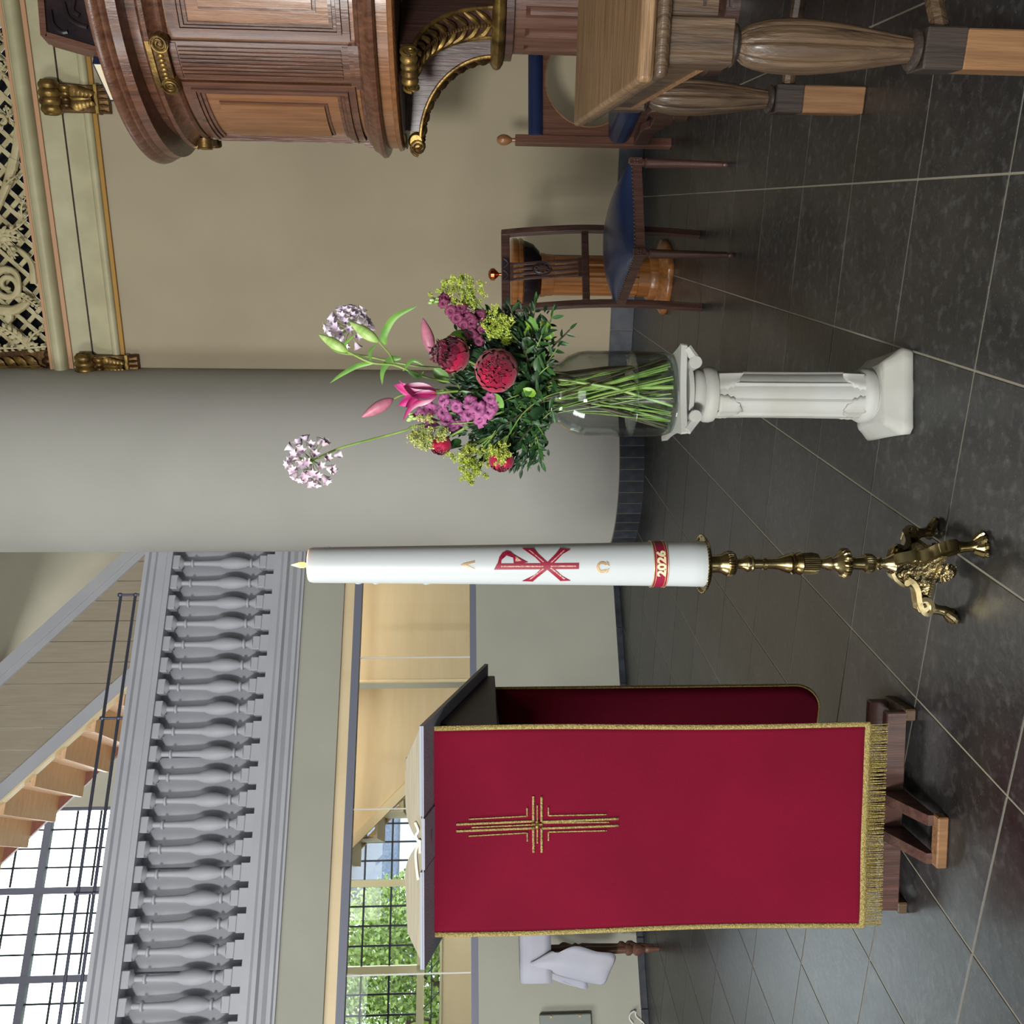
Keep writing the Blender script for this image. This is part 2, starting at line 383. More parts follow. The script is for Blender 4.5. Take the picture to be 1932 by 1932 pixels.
# ================================================================== THE SETTING
# ---- floor: slate tiles laid diagonally to the walls
TH = radians(18.4); FD = Vector((sin(TH), cos(TH), 0)); FE = Vector((cos(TH), -sin(TH), 0))
floor = struct(MB().box(-9, 9, -8, 16, -.12, -.0016).build('floor', M['grout'], smooth=False))
TS, TT = .4155, .4065
tile_me = MB().bbox(-TS/2+.0028, TS/2-.0028, -TT/2+.0028, TT/2-.0028, -.03, 0, .0009).mesh('tile', M['slate'], False)
rest = MB(); ntile = 0
def project(p):
    d = Vector(p) - Vector((0, 0, CAMZ)); dep = d.dot(fwd)
    if dep < .05: return None
    return (966 + FPX*d.dot(-upv)/dep, 966 - FPX*d.x/dep)      # (image x, image y)
cand = []
for i in range(-16, 18):
    for j in range(-14, 30):
        c = FE*(.089 + TS*(i+.5)) + FD*(1.984 + TT*(j+.5))
        if not (-6 < c.x < 6 and -5 < c.y < 9.2): continue
        q = G.loc(c)
        pr = project(c); vis = False
        if pr and q.y < .35 and RW.loc(c).y < .3: vis = -60 < pr[0] < 2080 and -230 < pr[1] < 2160 and (c - Vector((.35,6.31,0))).length > .45
        cand.append((0 if vis else 1, c.length, c))
cand.sort(key=lambda t: (t[0], t[1]))
for k, (v, _, c) in enumerate(cand):
    if v == 0 and ntile < 300:
        o = bpy.data.objects.new('tile', tile_me); COL.objects.link(o); o.parent = floor; o.location = c; o.rotation_euler = (0, 0, -TH); ntile += 1
    else:
        rest.box(-TS/2+.0026, TS/2-.0026, -TT/2+.0026, TT/2-.0026, -.02, 0, Matrix.Translation(c) @ Matrix.Rotation(-TH, 4, 'Z'))
rest.build('tile', M['slate'], floor, smooth=False, kind='stuff')

# ---- half wall and the fascia under the gallery
def gmat(): return Matrix.Translation(G.o) @ Matrix.Rotation(G.a, 4, 'Z')
def gempty(name): return empty_struct(name, G.o, G.a)
GX0, GX1 = -4.9, .62
wl = gempty('wall_left')
MB().box(GX0, GX1, 0, .14, 0, 1.045).build('half_wall', M['plaster_cool'], wl, smooth=False)
MB().box(GX0, GX1, -.003, .16, 1.045, 1.075).box(GX0, GX1, .02, .12, 1.075, 1.088).build('sill_rail', M['win_frame'], wl, smooth=False)
MB().box(GX0, GX1, 0, .16, 1.985, 2.30).build('fascia', M['plaster_cool'], wl, smooth=False)
MB().box(GX0, GX1, .03, .16, 1.912, 1.985).build('cream_beam', M['cream_paint'], wl, smooth=False)
MB().box(GX0, GX1, .015, .10, 1.86, 1.912).build('upper_track', M['win_frame'], wl, smooth=False)
# glass screen between half wall and fascia
w3 = gempty('window_3')
jy = [G.px(750, y).x for y in (1000, 1238, 1525, 1840)] + [GX0]
for a, b_ in zip(jy[:-1], jy[1:]):
    MB().box(b_+.006, a-.006, .045, .053, 1.088, 1.86).build('glass_pane', M['pane'], w3, smooth=False)
for a in jy[1:-1]:
    MB().box(a-.004, a+.004, .042, .056, 1.088, 1.86).build('glass_joint', M['white_plastic'], w3, smooth=False)
# baseboard left: thin dark stone strips
bl = gempty('baseboard_left'); x = .1
while x > GX0:
    MB().bbox(x-.398, x, -.014, -.0005, 0, .043, .002).build('tile', M['skirt'], bl, smooth=False); x -= .402

# ---- round column with its ring of skirting stones
CX, CY, CR = .35, 6.31, .62
col_o = struct(MB().lathe([(CR, 0), (CR, 6.2)], 96, (CX, CY, 0)).build('column', M['plaster_column'], None))
bc = empty_struct('baseboard_column', (CX, CY, 0))
me = MB().csl(CR+.0005, CR+.016, -.0560, .0560, 0, .155, 3).mesh('tile', M['skirt'], False)
MB().csl(CR, CR+.0145, radians(-185), radians(-12), 0, .157, 40).build('mortar_bed', M['grout'], bc, smooth=False)
a = radians(-182)
while a < radians(-20): inst('tile', me, bc, rz=a); a += .1180

# ---- right wall below the organ
def rempty(name): return empty_struct(name, RW.o, RW.a)
wr = rempty('wall_right')
RX0, RX1 = -.75, 4.6
MB().box(RX0, RX1, 0, .2, 0, 3.8).build('wall_panel', M['plaster'], wr, smooth=False)
br = rempty('baseboard_right'); x = RW.px(1175, 623).x
x -= .41*2
while x < RX1:
    MB().bbox(x+.002, x+.408, -.016, -.0005, 0, .152, .002).build('tile', M['skirt'], br, smooth=False); x += .411
MB().box(RX0, RX1, -.008, 0, 0, .155).build('mortar_bed', M['grout'], br, smooth=False)
# cornice under the organ front: stone-coloured mouldings and gilded lines
t1 = rempty('trim_1')
def run(prof, name, m, parent=t1, x0=RX0, x1=RX1):
    mb = MB(); mb.prism([(-y, z) for (y, z) in prof], x0, x1, 'x'); return mb.build(name, m, parent, ang=.5)
def tor(z0, z1, y0, y1, n=8):
    return [(y0 + (y1-y0)*sin(pi*k/n), z0 + (z1-z0)*(1-cos(pi*k/n))/2) for k in range(n+1)]
run([(0,3.352),(.022,3.352),(.022,3.376),(0,3.376)], 'gilded_line', M['trim_gold'])
run([(0,3.376)] + tor(3.378,3.43,.02,.045) + [(0,3.43)], 'lower_torus', M['stone_paint'])
run([(0,3.43),(.018,3.43),(.018,3.448),(.012,3.50),(.014,3.553),(0,3.553)], 'lower_fascia', M['stone_paint'])
run([(0,3.553),(.006,3.553),(.006,3.562),(0,3.562)], 'dark_line', M['black_carved'])  # thin dark line between the two fascias
run([(0,3.562),(.02,3.562),(.022,3.62),(.035,3.67),(.035,3.68),(0,3.68)], 'upper_fascia', M['stone_paint'])
run([(0,3.68),(.05,3.68),(.052,3.705),(0,3.705)], 'pinkish_line', M['trim_pink'])
run([(0,3.705),(.06,3.705)] + tor(3.707,3.79,.07,.115) + [(.07,3.792),(.07,3.80),(0,3.80)], 'great_torus', M['stone_paint'])
run([(0,3.80),(.075,3.80),(.075,3.818),(0,3.818)], 'pinkish_line', M['trim_pink'])

# ---- rest of the room shell
ceil = struct(MB().prism([(-6.4,-5.4),(6.4,-5.4),(6.4,7),tuple(G.w(1.7,3.3,0)[:2]),tuple(G.w(-5.7,3.3,0)[:2]),(-6.4,5.2)], 6.2, 6.35, 'z').build('ceiling', M['plaster_cool'], smooth=False))
struct(MB().box(-6.4, 6.4, -5.4, -5.2, 0, 6.2).build('wall_back', M['nave_wall'], smooth=False))
struct(MB().box(-6.4, -6.2, -5.4, 9.5, 0, 6.2).build('wall_nave_left', M['nave_wall'], smooth=False))
struct(MB().box(6.2, 6.4, -5.4, 7, 0, 6.2).build('wall_nave_right', M['nave_wall'], smooth=False))
oo = rempty('wall_organ_back')
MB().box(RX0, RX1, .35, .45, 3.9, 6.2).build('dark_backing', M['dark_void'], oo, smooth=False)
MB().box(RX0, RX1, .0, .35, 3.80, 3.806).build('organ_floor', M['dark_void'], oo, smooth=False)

# ---- stair hall and side room behind the screen
hall = gempty('wall_hall')
HX0, HX1, OFFW = -5.6, 1.6, 3.0
WX1 = .72-1.951; WX0 = WX1 - 4*.735; WZ0, WZ1 = 1.50, 6.1
pane_w = .735/4
MB().box(HX0, WX0, OFFW, OFFW+.3, 0, 6.2).box(WX1, HX1, OFFW, OFFW+.3, 0, 6.2).build('hall_wall', M['plaster_cool'], hall, smooth=False)
MB().box(WX0, WX1, OFFW, OFFW+.3, 0, 1.33).build('apron_wall', M['cream_paint'], hall, smooth=False)
MB().box(WX0, WX1, OFFW-.02, OFFW+.3, 1.325, 1.345).build('apron_rail', M['win_frame_cream'], hall, smooth=False)
MB().box(HX1, HX1+.1, -.3, OFFW+.3, 0, 6.2).build('end_wall', M['plaster_cool'], hall, smooth=False)
MB().box(HX0-.1, HX0, 0, OFFW+.3, 0, 6.2).build('end_wall', M['plaster_cool'], hall, smooth=False)
# tall leaded window that runs through both storeys
w1 = gempty('window_1')
fr = MB()
for k in range(5):
    x = WX0 + k*.735; fr.box(x-.03, x+.03, OFFW+.02, OFFW+.10, WZ0, WZ1)
for z in (WZ0+.02, 2.25, 3.9, 5.02, WZ1-.03): fr.box(WX0, WX1, OFFW+.025, OFFW+.095, z-.032, z+.032)
for z, o in ((WZ0+.02, 0),): pass
lower = MB(); upper = MB()
for k in range(5):
    x = WX0 + k*.735; lower.box(x-.032, x+.032, OFFW+.02, OFFW+.10, WZ0, 2.6); upper.box(x-.03, x+.03, OFFW+.02, OFFW+.10, 2.6, WZ1)
for z in (WZ0+.02,): lower.box(WX0, WX1, OFFW+.02, OFFW+.105, z-.03, z+.035)
for z in (3.9, 5.06, WZ1-.03): upper.box(WX0, WX1, OFFW+.025, OFFW+.095, z-.032, z+.032)
lower.box(WX0, WX1, OFFW+.025, OFFW+.095, 2.57, 2.63)
lower.build('window_frame', M['win_frame_cream'], w1, smooth=False)
upper.build('window_frame', M['win_frame'], w1, smooth=False)
for k in range(4):
    for (za, zb, n) in ((WZ0+.055, 2.57, 4), (2.63, 3.87, 5), (3.93, 5.03, 5), (5.09, WZ1-.06, 4)):
        h = (zb-za)/n; x0 = WX0 + k*.735 + .032; w = (.735-.064)/4
        pane = MB().box(.004, w-.004, OFFW+.055, OFFW+.06, .004, h-.004).mesh('pane', M['pane'], False)
        for a in range(4):
            for b_ in range(n): inst('pane', pane, w1, loc=(x0+a*w, 0, za+b_*h))
        lead = MB()
        for a in range(1, 4): lead.box(x0+a*w-.0085, x0+a*w+.0085, OFFW+.05, OFFW+.065, za, zb)
        for b_ in range(1, n): lead.box(x0, x0+4*w, OFFW+.05, OFFW+.065, za+b_*h-.0085, za+b_*h+.0085)
        lead.build('lead_came', M['lead'], w1, smooth=False)
# made-up strip: glass and slanting bars imitate a light pattern under the window
w2 = gempty('light_pattern_strip')
MB().box(WX0, WX1, OFFW+.03, OFFW+.034, 1.345, 1.50).build('pane', M['pane'], w2, smooth=False)
mb = MB()
for k in range(12):
    x = WX1 - .1 - k*.26
    mb.prism([(x, 1.345), (x+.012, 1.345), (x-.138, 1.50), (x-.15, 1.50)], OFFW+.02, OFFW+.04, 'y')
mb.box(WX0, WX1, OFFW+.02, OFFW+.04, 1.415, 1.425)
mb.build('lead_came', M['lead'], w2, smooth=False)  # these bars draw the pattern's slanting lines, no real leading
# side room: cream-oak panelling beside the lower flight, seen through the glass screen
pn = gempty('trim_2')
xe = G.px(780, 1282, .72).x
MB().box(xe, HX1, .72, .76, .0, 2.28).build('panel', M['screen_wood'], pn, smooth=False)
MB().box(xe-.014, xe, .715, .765, 0, 2.28).build('panel_edge', M['cream_paint'], pn, smooth=False)
mb = MB().prism([(xe-.014, 0.55), (xe-.014, 2.28), (-1.941, 2.28), (-1.302-.01, 1.626), (-.25, .55)], 1.0, 1.03, 'y')
mb.build('stair_side_panel', M['screen_wood'], pn, smooth=False)
# gallery floor
MB().box(GX0, HX1, .16, 1.0, 2.28, 2.40).build('gallery_floor', M['cream_paint'], pn, smooth=False)

# ================================================================== THINGS OF THE STAIR HALL
def zB(x): return 4.583 - .9586*(x + 1.366)
def zA(x): return 4.772 - .893*(x + .336)
st = thing('staircase', 'light wooden stair with boarded side rising left behind the grey gallery', 'staircase', G.o, G.a)
xs = .95; k = 0
going = .2
x = 1.0
while x > -3.7:
    tz = zB(x) + .17
    MB().box(x-going-.03, x+.005, 1.03, 1.97, tz-.035, tz).build('tread', M['stair_wood'], st, smooth=False)
    MB().box(x-going-.02, x-going, 1.03, 1.97, tz, tz+.157).build('riser', M['stair_wood'], st, smooth=False)
    x -= going
XA, XB = -3.8, 1.1
def strip(za, zb, y0, y1, m, name, x0=XA, x1=XB, f=zB):
    return MB().prism([(x0, f(x0)+za), (x1, f(x1)+za), (x1, f(x1)+zb), (x0, f(x0)+zb)], y0, y1, 'y').build(name, m, st, smooth=False)
strip(0, .25, 1.97, 2.01, M['stair_red'], 'stringer')
strip(0, .02, .965, 1.04, M['cream_paint'], 'edge_bead')
strip(.02, .16, .97, 1.03, M['grey_paint'], 'stringer')
strip(-.10, .02, .955, 1.045, M['grey_paint'], 'hand_rail', f=zA)
strip(-.17, -.10, .965, 1.035, M['grey_paint'], 'cap_moulding', f=zA)
x = 1.05
while x > -3.7:
    x1, x0 = x-.0025, x-.168+.0025
    MB().prism([(x0, zB(x0)+.16), (x1, zB(x1)+.16), (x1, zA(x1)-.17), (x0, zA(x0)-.17)], .985, 1.01, 'y').build('plank', M['screen_pale'], st, smooth=False)
    x -= .168
# lower flight
lf = thing('lower_staircase', 'cream underside of the lower stair flight behind the glass screen', 'staircase', G.o, G.a)
def zL(x): return 1.616 - 1.03*(x + 1.302)
x = -.35; j = 0
MB().prism([(-2.0, zL(-2.0)-.085), (-.3, zL(-.3)-.085), (-.3, zL(-.3)+.01), (-2.0, zL(-2.0)+.01)], .96, 1.0, 'y').build('stringer', M['cream_paint'], lf, smooth=False)
MB().prism([(-2.1, zL(-2.1)-.05), (-.3, zL(-.3)-.05), (-.3, zL(-.3)+.0), (-2.1, zL(-2.1)+.0)], 1.75, 1.8, 'y').build('stringer', M['cream_paint'], lf, smooth=False)
while x > -2.1:
    z = zL(x)
    MB().box(x-.19, x, 1.0, 1.75, z+.0, z+.02).build('tread', M['cream_paint'], lf, smooth=False)
    MB().box(x-.19, x-.175, 1.0, 1.75, z+.02, z+.19).build('riser', M['cream_paint'], lf, smooth=False)
    x -= .185

# ================================================================== GALLERY BALUSTRADE
gb = thing('gallery_balustrade', 'grey painted gallery balustrade with a row of turned balusters', 'balustrade', G.o, G.a)
def grun(prof, name, x0=GX0, x1=GX1-.3, m=None): return MB().prism(prof, x0, x1, 'x').build(name, m or M['grey_paint'], gb, smooth=False)
grun([(-.07,3.39),(-.07,3.362),(-.05,3.35),(-.05,3.32),(-.035,3.31),(-.035,3.25),(-.045,3.24),(-.045,3.205),(.13,3.205),(.13,3.39)], 'top_rail')
grun([(-.045,2.425),(-.045,2.485),(.1,2.485),(.1,2.425)], 'base_rail')
grun([(.1,2.3),(.1,3.21),(.13,3.21),(.13,2.3)], 'back_panel')
grun([(-.02,2.27),(-.02,2.285),(-.035,2.295),(-.035,2.32),(-.055,2.345),(-.06,2.37),(-.085,2.385),(-.085,2.41),(-.095,2.425),(.1,2.425),(.1,2.27)], 'cornice')
for xj in (-1.15, -2.45, -1.85): MB().box(xj-.003, xj+.003, .094, .1, 2.49, 3.2).build('panel_joint', M['win_frame'], gb, smooth=False)
F_ = .0012
prof = [(42,0)]
pr_ = [(40,44),(36,48),(15,66),(15,108),(26,114),(26,124),(15,130),(17,200),(21,290),(34,325),(40,370),(38,410),(28,455),(17,478),(29,484),(29,496),(17,502),(20,512),(40,548)]
bz = 3.205
pp = [(r*F_, bz - z*F_*.93) for r, z in pr_]
bm_ = MB().lathe(pp[::-1], 14)
zb1 = bz - 548*F_*.93
bm_.bbox(-.046, .046, -.042, .042, zb1-.05, zb1, .004).bbox(-.05, .05, -.04, .04, bz-.05, bz, .004).box(-.055, .055, -.035, .05, 2.485, zb1-.05)
bal = bm_.mesh('baluster', M['grey_paint'], True, .6)
for k in range(-1, 24): inst('baluster', bal, gb, loc=(.1976 - k*.1482, .012, 0))
# steel guard rail above the gallery
gr = thing('guard_rail', 'two slim steel guard rods on short posts above the gallery rail', 'railing', G.o, G.a)
for z in (3.66-.105, 3.455): MB().tube([(GX0, .03, z), (-.02, .03, z)], .011, 8).build('rod', M['metal_dark'], gr)
for yy in (1052, 1353, 1683, 1990):
    x = G.px(260, yy).x; x = min(x, -.03)
    MB().tube([(x, .03, 3.39), (x, .03, 3.562)], .009, 8).sphere((x, .03, 3.562), .018, 8).sphere((x, .03, 3.455), .016, 8).build('post', M['metal_dark'], gr)
# ================================================================== PASCHAL CANDLE AND CANDLESTICK
KX, KY = -.118, 2.05
ks = thing('candlestick', 'tall turned brass candlestick on three lion paw feet under the white candle', 'candlestick', (KX, KY, 0))
def zk(x): return zat(x, KY)
def zz(q): return zk(1280 + q/3.116)
S = .0003825
shaft = [(10,165),(60,176),(55,195),(53,225),(57,250),(70,272),(72,280)]
def lat(q, seg=40, mod=None, name='shaft', m='brass'):
    return MB().lathe([(r*S, zz(x)) for r, x in q][::-1], seg, mod=mod).build(name, M[m], ks)
lat([(20,164),(150,160),(166,150),(172,136),(170,132),(160,146),(120,156),(20,158)], 72, name='drip_pan')
for k in range(60):
    pass
mb = MB()
for k in range(54):
    t = 2*pi*k/54; mb.sphere((172*S*cos(t), 172*S*sin(t), zz(137)), .0028, 6)
mb.build('pearl_rim', M['brass'], ks, kind='stuff')
lat([(60,168),(60,176),(55,195),(53,225),(57,250),(72,272),(74,281)])
gad = lambda n, a: (lambda t, z, k: 1 + a*abs(sin(n*t/2)) - a)
lat([(74,279),(80,292),(78,310),(66,328),(40,338)], 96, gad(32, .10), 'gadroon_knop')
lat([(40,336),(30,345),(32,378),(46,396),(50,405),(46,420),(52,428),(46,436),(32,438),(30,490),(38,496),(38,515),(30,519),(35,580),(50,620),(60,648),(52,655),(65,664),(66,676),(56,683),(64,695),(70,714),(62,722)])
lat([(62,720),(64,745),(67,785),(60,815),(36,827)], 96, gad(30, .09), 'gadroon_knop')
lat([(36,826),(28,835),(34,862),(46,884),(46,890),(34,898),(36,912),(50,930),(78,950)])
lat([(74,946),(92,962),(96,976),(90,992),(60,1000),(44,1003)], 96, gad(36, .12), 'leaf_dish')
lat([(44,1002),(38,1015),(38,1050),(42,1080),(56,1091)])
lat([(56,1091),(60,1110),(57,1135),(44,1152),(28,1160)], 80, gad(24, .10), 'gadroon_knop')
lat([(28,1159),(28,1168),(40,1175),(40,1185),(28,1190),(30,1205),(38,1222),(52,1244),(62,1258),(40,1262)])
# three sided foot: S-scroll legs, concave relief panels, shells and paws
ang = [-38, -142, 88]
ang = [radians(-68), radians(-188), radians(52)]
zt_ = zz(1255)
feetr = .135
for a in ang:
    ca, sa = cos(a), sin(a)
    def R(r, z): return (ca*r, sa*r, z)
    tn = Vector((-sa, ca, 0))
    def strap(prof, w0, th, name):
        P = smooth_path([R(r, z) for r, z in prof], 6); n = len(P); vs = []
        for k, p in enumerate(P):
            d = (P[min(k+1, n-1)]-P[max(k-1, 0)]).normalized(); nn = d.cross(tn).normalized(); t_ = th*(1-.35*k/n)
            vs += [p-tn*w0-nn*t_, p+tn*w0-nn*t_, p+tn*w0*.9+nn*t_, p-tn*w0*.9+nn*t_]
        fs = [(3,2,1,0), tuple((n-1)*4+i for i in range(4))]
        for k in range(n-1):
            for i in range(4): fs.append((k*4+i, k*4+(i+1) % 4, (k+1)*4+(i+1) % 4, (k+1)*4+i))
        return MB().add(vs, fs).build(name, M['brass'], ks, ang=.9)
    strap([(.022,zt_+.002),(.036,zt_-.006),(.046,zt_-.018),(.053,zt_-.030),(.048,zt_-.040),(.040,zt_-.037)], .013, .004, 'upper_scroll')
    H0 = zt_ - .034; zl = .062
    L = [(.036,H0),(.046,lerp(H0,zl,.25)),(.064,lerp(H0,zl,.42)),(.092,lerp(H0,zl,.52)),(.114,lerp(H0,zl,.70)),(.119,lerp(H0,zl,.90)),(.106,zl-.002),(.088,zl+.004),(.083,zl+.020),(.093,zl+.030),(.101,zl+.022),(.096,zl+.014)]
    strap(L, .0145, .0062, 'scroll_leg')
    cc = Vector(R(.100, zl+.017))
    MB().tube([cc-tn*.0105, cc+tn*.0105], .0175, 18).build('volute', M['brass'], ks)
    c2 = Vector(R(.044, zt_-.033)); MB().tube([c2-tn*.0145, c2+tn*.0145], .0075, 14).build('volute', M['brass'], ks)
    mb = MB(); mb.tube(smooth_path([R(.106, zl), R(.110, .045), R(.114, .026), R(.121, .012)], 3), [.0135]*3+[.0115]*3+[.013]*3+[.016], 12)
    mb.lathe([(.0125,-.002),(.015,0),(.0125,.002)], 14, R(.107, zl-.004))
    for s_ in (-1.5, -.5, .5, 1.5):
        b_ = a + s_*.12
        rr_ = .131 if abs(s_) < 1 else .127
        mb.tube([(cos(a + s_*.07)*.116, sin(a + s_*.07)*.116, .024), (cos(b_)*rr_, sin(b_)*rr_, .011), (cos(b_)*(rr_+.011), sin(b_)*(rr_+.011), .006)], [.0085,.0095,.005], 8)
        mb.sphere((cos(b_)*(rr_+.004), sin(b_)*(rr_+.004), .0085), .0085, 8)
    mb.build('paw', M['brass'], ks)
for i in range(3):
    a, b_ = ang[i], ang[(i+1) % 3]
    am = atan2(sin(a)+sin(b_), cos(a)+cos(b_))
    g = []
    for r_ in range(15):
        v = r_/14; row = []
        for c_ in range(15):
            u = c_/14
            ra = .030 + (v**1.6)*.056; z = lerp(zt_-.004, .066, v)
            p = Vector((cos(a)*ra, sin(a)*ra, z)); q = Vector((cos(b_)*ra, sin(b_)*ra, z))
            w = p.lerp(q, u) - Vector((cos(am), sin(am), 0))*.012*sin(pi*u)*v
            w += Vector((cos(am), sin(am), .3)) * (.0035*sin(u*19+v*4)*sin(v*17) if .1 < u < .9 and .1 < v < .85 else .002)
            row.append(w)
        g.append(row)
    MB().sheet(g).build('relief_panel', M['brass_relief'], ks, solid=.003)
    # rope moulding along the bottom and a hanging shell
    p = Vector((cos(a)*.088, sin(a)*.088, .066)); q = Vector((cos(b_)*.088, sin(b_)*.088, .066))
    mb = MB()
    for k in range(22):
        w = p.lerp(q, (k+.5)/22) - Vector((cos(am), sin(am), 0))*.012*sin(pi*(k+.5)/22)
        mb.sphere(w, .0052, 6, sq=(1,1,1.3))
    mb.build('rope_moulding', M['brass'], ks)
    c = p.lerp(q, .5) - Vector((cos(am), sin(am), 0))*.010 + Vector((0,0,-.012))
    tdir = (q-p).normalized(); mb = MB()
    for k in range(9):
        t = (k-4)*.36; d = tdir*sin(t)*.028 - Vector((0,0,1))*cos(t)*.032
        mb.tube([c + d*.15, c + d*.7 + Vector((cos(am), sin(am), 0))*.006, c + d], [.003,.0055,.004], 6)
    mb.tube([c - tdir*.026 + Vector((0,0,.008)), c + tdir*.026 + Vector((0,0,.008))], .006, 8)
    mb.build('shell', M['brass_relief'], ks)

cz0 = zz(166) + .006; cz1 = zk(583)
def cr(z):
    t = (z - cz0)/(cz1 - cz0); return lerp(.0525, .0395, max(0, t)**.8) if t > 0 else .0525
cn = thing('paschal_candle', 'tall white paschal candle burning in the brass candlestick', 'candle', (KX, KY, 0))
prof = []
for k in range(26):
    z = lerp(cz0+.004, cz1-.010, k/25); prof.append((cr(z), z))
prof = [(.03, cz0), (.050, cz0)] + prof + [(.0375, cz1-.002), (.034, cz1), (.030, cz1-.002), (.024, cz1-.010), (.010, cz1-.014), (0.0001, cz1-.014)]
mb = MB().lathe(prof, 64)
for (yy, q) in ((-1, 330),(-1, 410),(-1,640),(1,190)):
    z = zk(540 + q/2.415); mb.sphere((-cr(z)*.995 if yy < 0 else cr(z)*.99, -.006, z), .0035, 8, sq=(.6,1,2.2))
mb.build('wax_body', M['wax'], cn)
MB().tube([(0,0,cz1-.016),(0,0,cz1+.002),(.002,0,cz1+.010)], .0014, 6).build('wick', M['black'], cn)
fl = [(0.0001,0),(.0045,.004),(.0066,.011),(.006,.018),(.0035,.027),(.0001,.037)]
MB().lathe([(r, z+cz1+.002) for r, z in fl], 14).build('flame', M['flame'], cn, label='small yellow flame')
pl_ = bpy.data.lights.new('candle_flame_light', 'POINT'); pl_.energy = 1.8; pl_.color = (1,.62,.3); pl_.shadow_soft_size = .01
po = bpy.data.objects.new('candle_flame_light', pl_); COL.objects.link(po); po.location = (KX, KY, cz1+.045)

AXY = 1064.0
def wrap(polys, name, m, parent, thick=.0014, lift=.0002, ax=None, sc_=1/3.864, ox=840, oy=820, label=None):
    """flat outlines given in zoomed pixels are laid on the candle's surface as thin wax reliefs"""
    bm = bmesh.new(); k = KY/FPX
    for P in polys:
        vs = []
        for (qx, qy) in P:
            X = ox + qx*sc_; Y = oy + qy*sc_
            z = zk(X); a_ = lerp(1068.5, 1058.5, (cz1-.0-z)/(cz1-cz0)*-1+1) if ax is None else ax
            w = ((ax_at(z)) - Y)*k
            vs.append(bm.verts.new((w, 0, z)))
        bm.faces.new(vs)
    bmesh.ops.triangulate(bm, faces=bm.faces[:])
    for i in range(-9, 10):
        bmesh.ops.bisect_plane(bm, geom=bm.verts[:]+bm.edges[:]+bm.faces[:], plane_co=(i*.005,0,0), plane_no=(1,0,0))
    V = [v.co.copy() for v in bm.verts]; bm.verts.index_update(); Fs = [[v.index for v in f.verts] for f in bm.faces]
    edges = {}
    for f in Fs:
        for i in range(len(f)): e = (f[i], f[(i+1) % len(f)]); edges[e] = 1
    mb = MB(); n = len(V); out = []
    def surf(v, l):
        R_ = cr(v.z); a = max(-1.45, min(1.45, math.asin(max(-.99, min(.99, v.x/R_)))))
        return (sin(a)*(R_+l), -cos(a)*(R_+l), v.z)
    vs = [surf(v, lift+thick) for v in V] + [surf(v, -.0005) for v in V]
    fs = [tuple(f) for f in Fs]
    for (a, b_) in edges:
        if (b_, a) not in edges: fs.append((a, b_, b_+n, a+n))
    mb.add(vs, fs); bm.free()
    return mb.build(name, m, parent, smooth=False, label=label)
def ax_at(z): return 966 - (KX)/KY*FPX + 0   # image row of the candle axis
M['relief_red'] = mat('relief_red', (136,24,52), .45)
M['relief_inlay'] = mat('relief_inlay', (168,104,98), .5, c2=(206,170,150), nscale=300, contrast=.3)
M['numeral_gold'] = mat('numeral_gold', (236,222,176), .45, metal=.2)
M['relief_gold'] = mat('relief_gold', (190,160,120), .4, metal=.5)
wrap([[(350,975),(372,933),(400,933),(955,930),(955,972)],
      [(350,975),(375,933),(388,888),(410,860),(440,846),(470,852),(495,872),(522,900),(592,924),(560,931),(491,930),(487,892),(470,870),(446,862),(422,872),(405,900),(400,936)],
      [(556,828),(636,828),(665,865),(748,938),(715,962),(645,890)], [(898,837),(828,828),(790,868),(712,940),(745,962),(840,868)],
      [(556,1058),(630,1062),(665,1028),(748,962),(712,942),(645,1012)], [(900,1056),(828,1058),(795,1030),(712,962),(748,942),(835,1020)]], 'chi_rho', M['relief_red'], cn, label='crimson chi rho monogram')
wrap([[(400,948),(400,957),(700,957),(700,948)],[(755,947),(755,956),(935,956),(935,947)],[(600,842),(700,925),(706,920),(612,842)],[(850,842),(752,925),(758,930),(862,842)],[(505,884),(548,914),(503,920)],[(600,1046),(700,966),(706,972),(612,1046)],[(850,1044),(750,966),(756,960),(862,1042)]], 'gold_inlay', M['relief_inlay'], cn, thick=.0018)
wrap([[(110,943),(130,931),(213,912),(213,926),(150,940)], [(110,943),(150,940),(213,968),(213,978),(205,966),(140,948)], [(158,925),(166,925),(168,962),(160,958)]], 'alpha_letter', M['relief_gold'], cn)
om = []
oa = [(1122+42*cos(t), 960+40*sin(t)) for t in [radians(50+260*k/16) for k in range(17)]]
ia = [(1124+27*cos(t), 960+25*sin(t)) for t in [radians(310-260*k/16) for k in range(17)]]
wrap([oa + ia, [(1138,975),(1152,978),(1172,968),(1166,992),(1150,1002),(1156,988)], [(1138,945),(1152,942),(1172,952),(1166,928),(1150,918),(1156,932)]], 'omega_letter', M['relief_gold'], cn)
# crimson year band
zb_a, zb_b = zk(840+1590/3.864), zk(840+1492/3.864)
bandz = lambda t, z: z
MB().lathe([(cr(zb_a)+.0005, zb_a), (cr(zb_a)+.0022, zb_a), (cr(zb_b)+.0022, zb_b), (cr(zb_b)+.0005, zb_b)], 64, cap=False).build('year_band', M['relief_red'], cn)
for z in (zb_a, zb_a+.005, zb_b, zb_b-.005):
    MB().tube([((cr(z)+.0026)*cos(2*pi*k/64), (cr(z)+.0026)*sin(2*pi*k/64), z) for k in range(64)], .0012 if z in (zb_a, zb_b) else .0007, 6, closed=True).build('band_edge', M['relief_gold'], cn)
fc = bpy.data.curves.new('year', 'FONT'); fc.body = '2026'; fc.size = .031; fc.align_x = 'CENTER'; fc.align_y = 'CENTER'; fc.offset = .0013; fc.resolution_u = 3
to = bpy.data.objects.new('tmp_text', fc); COL.objects.link(to)
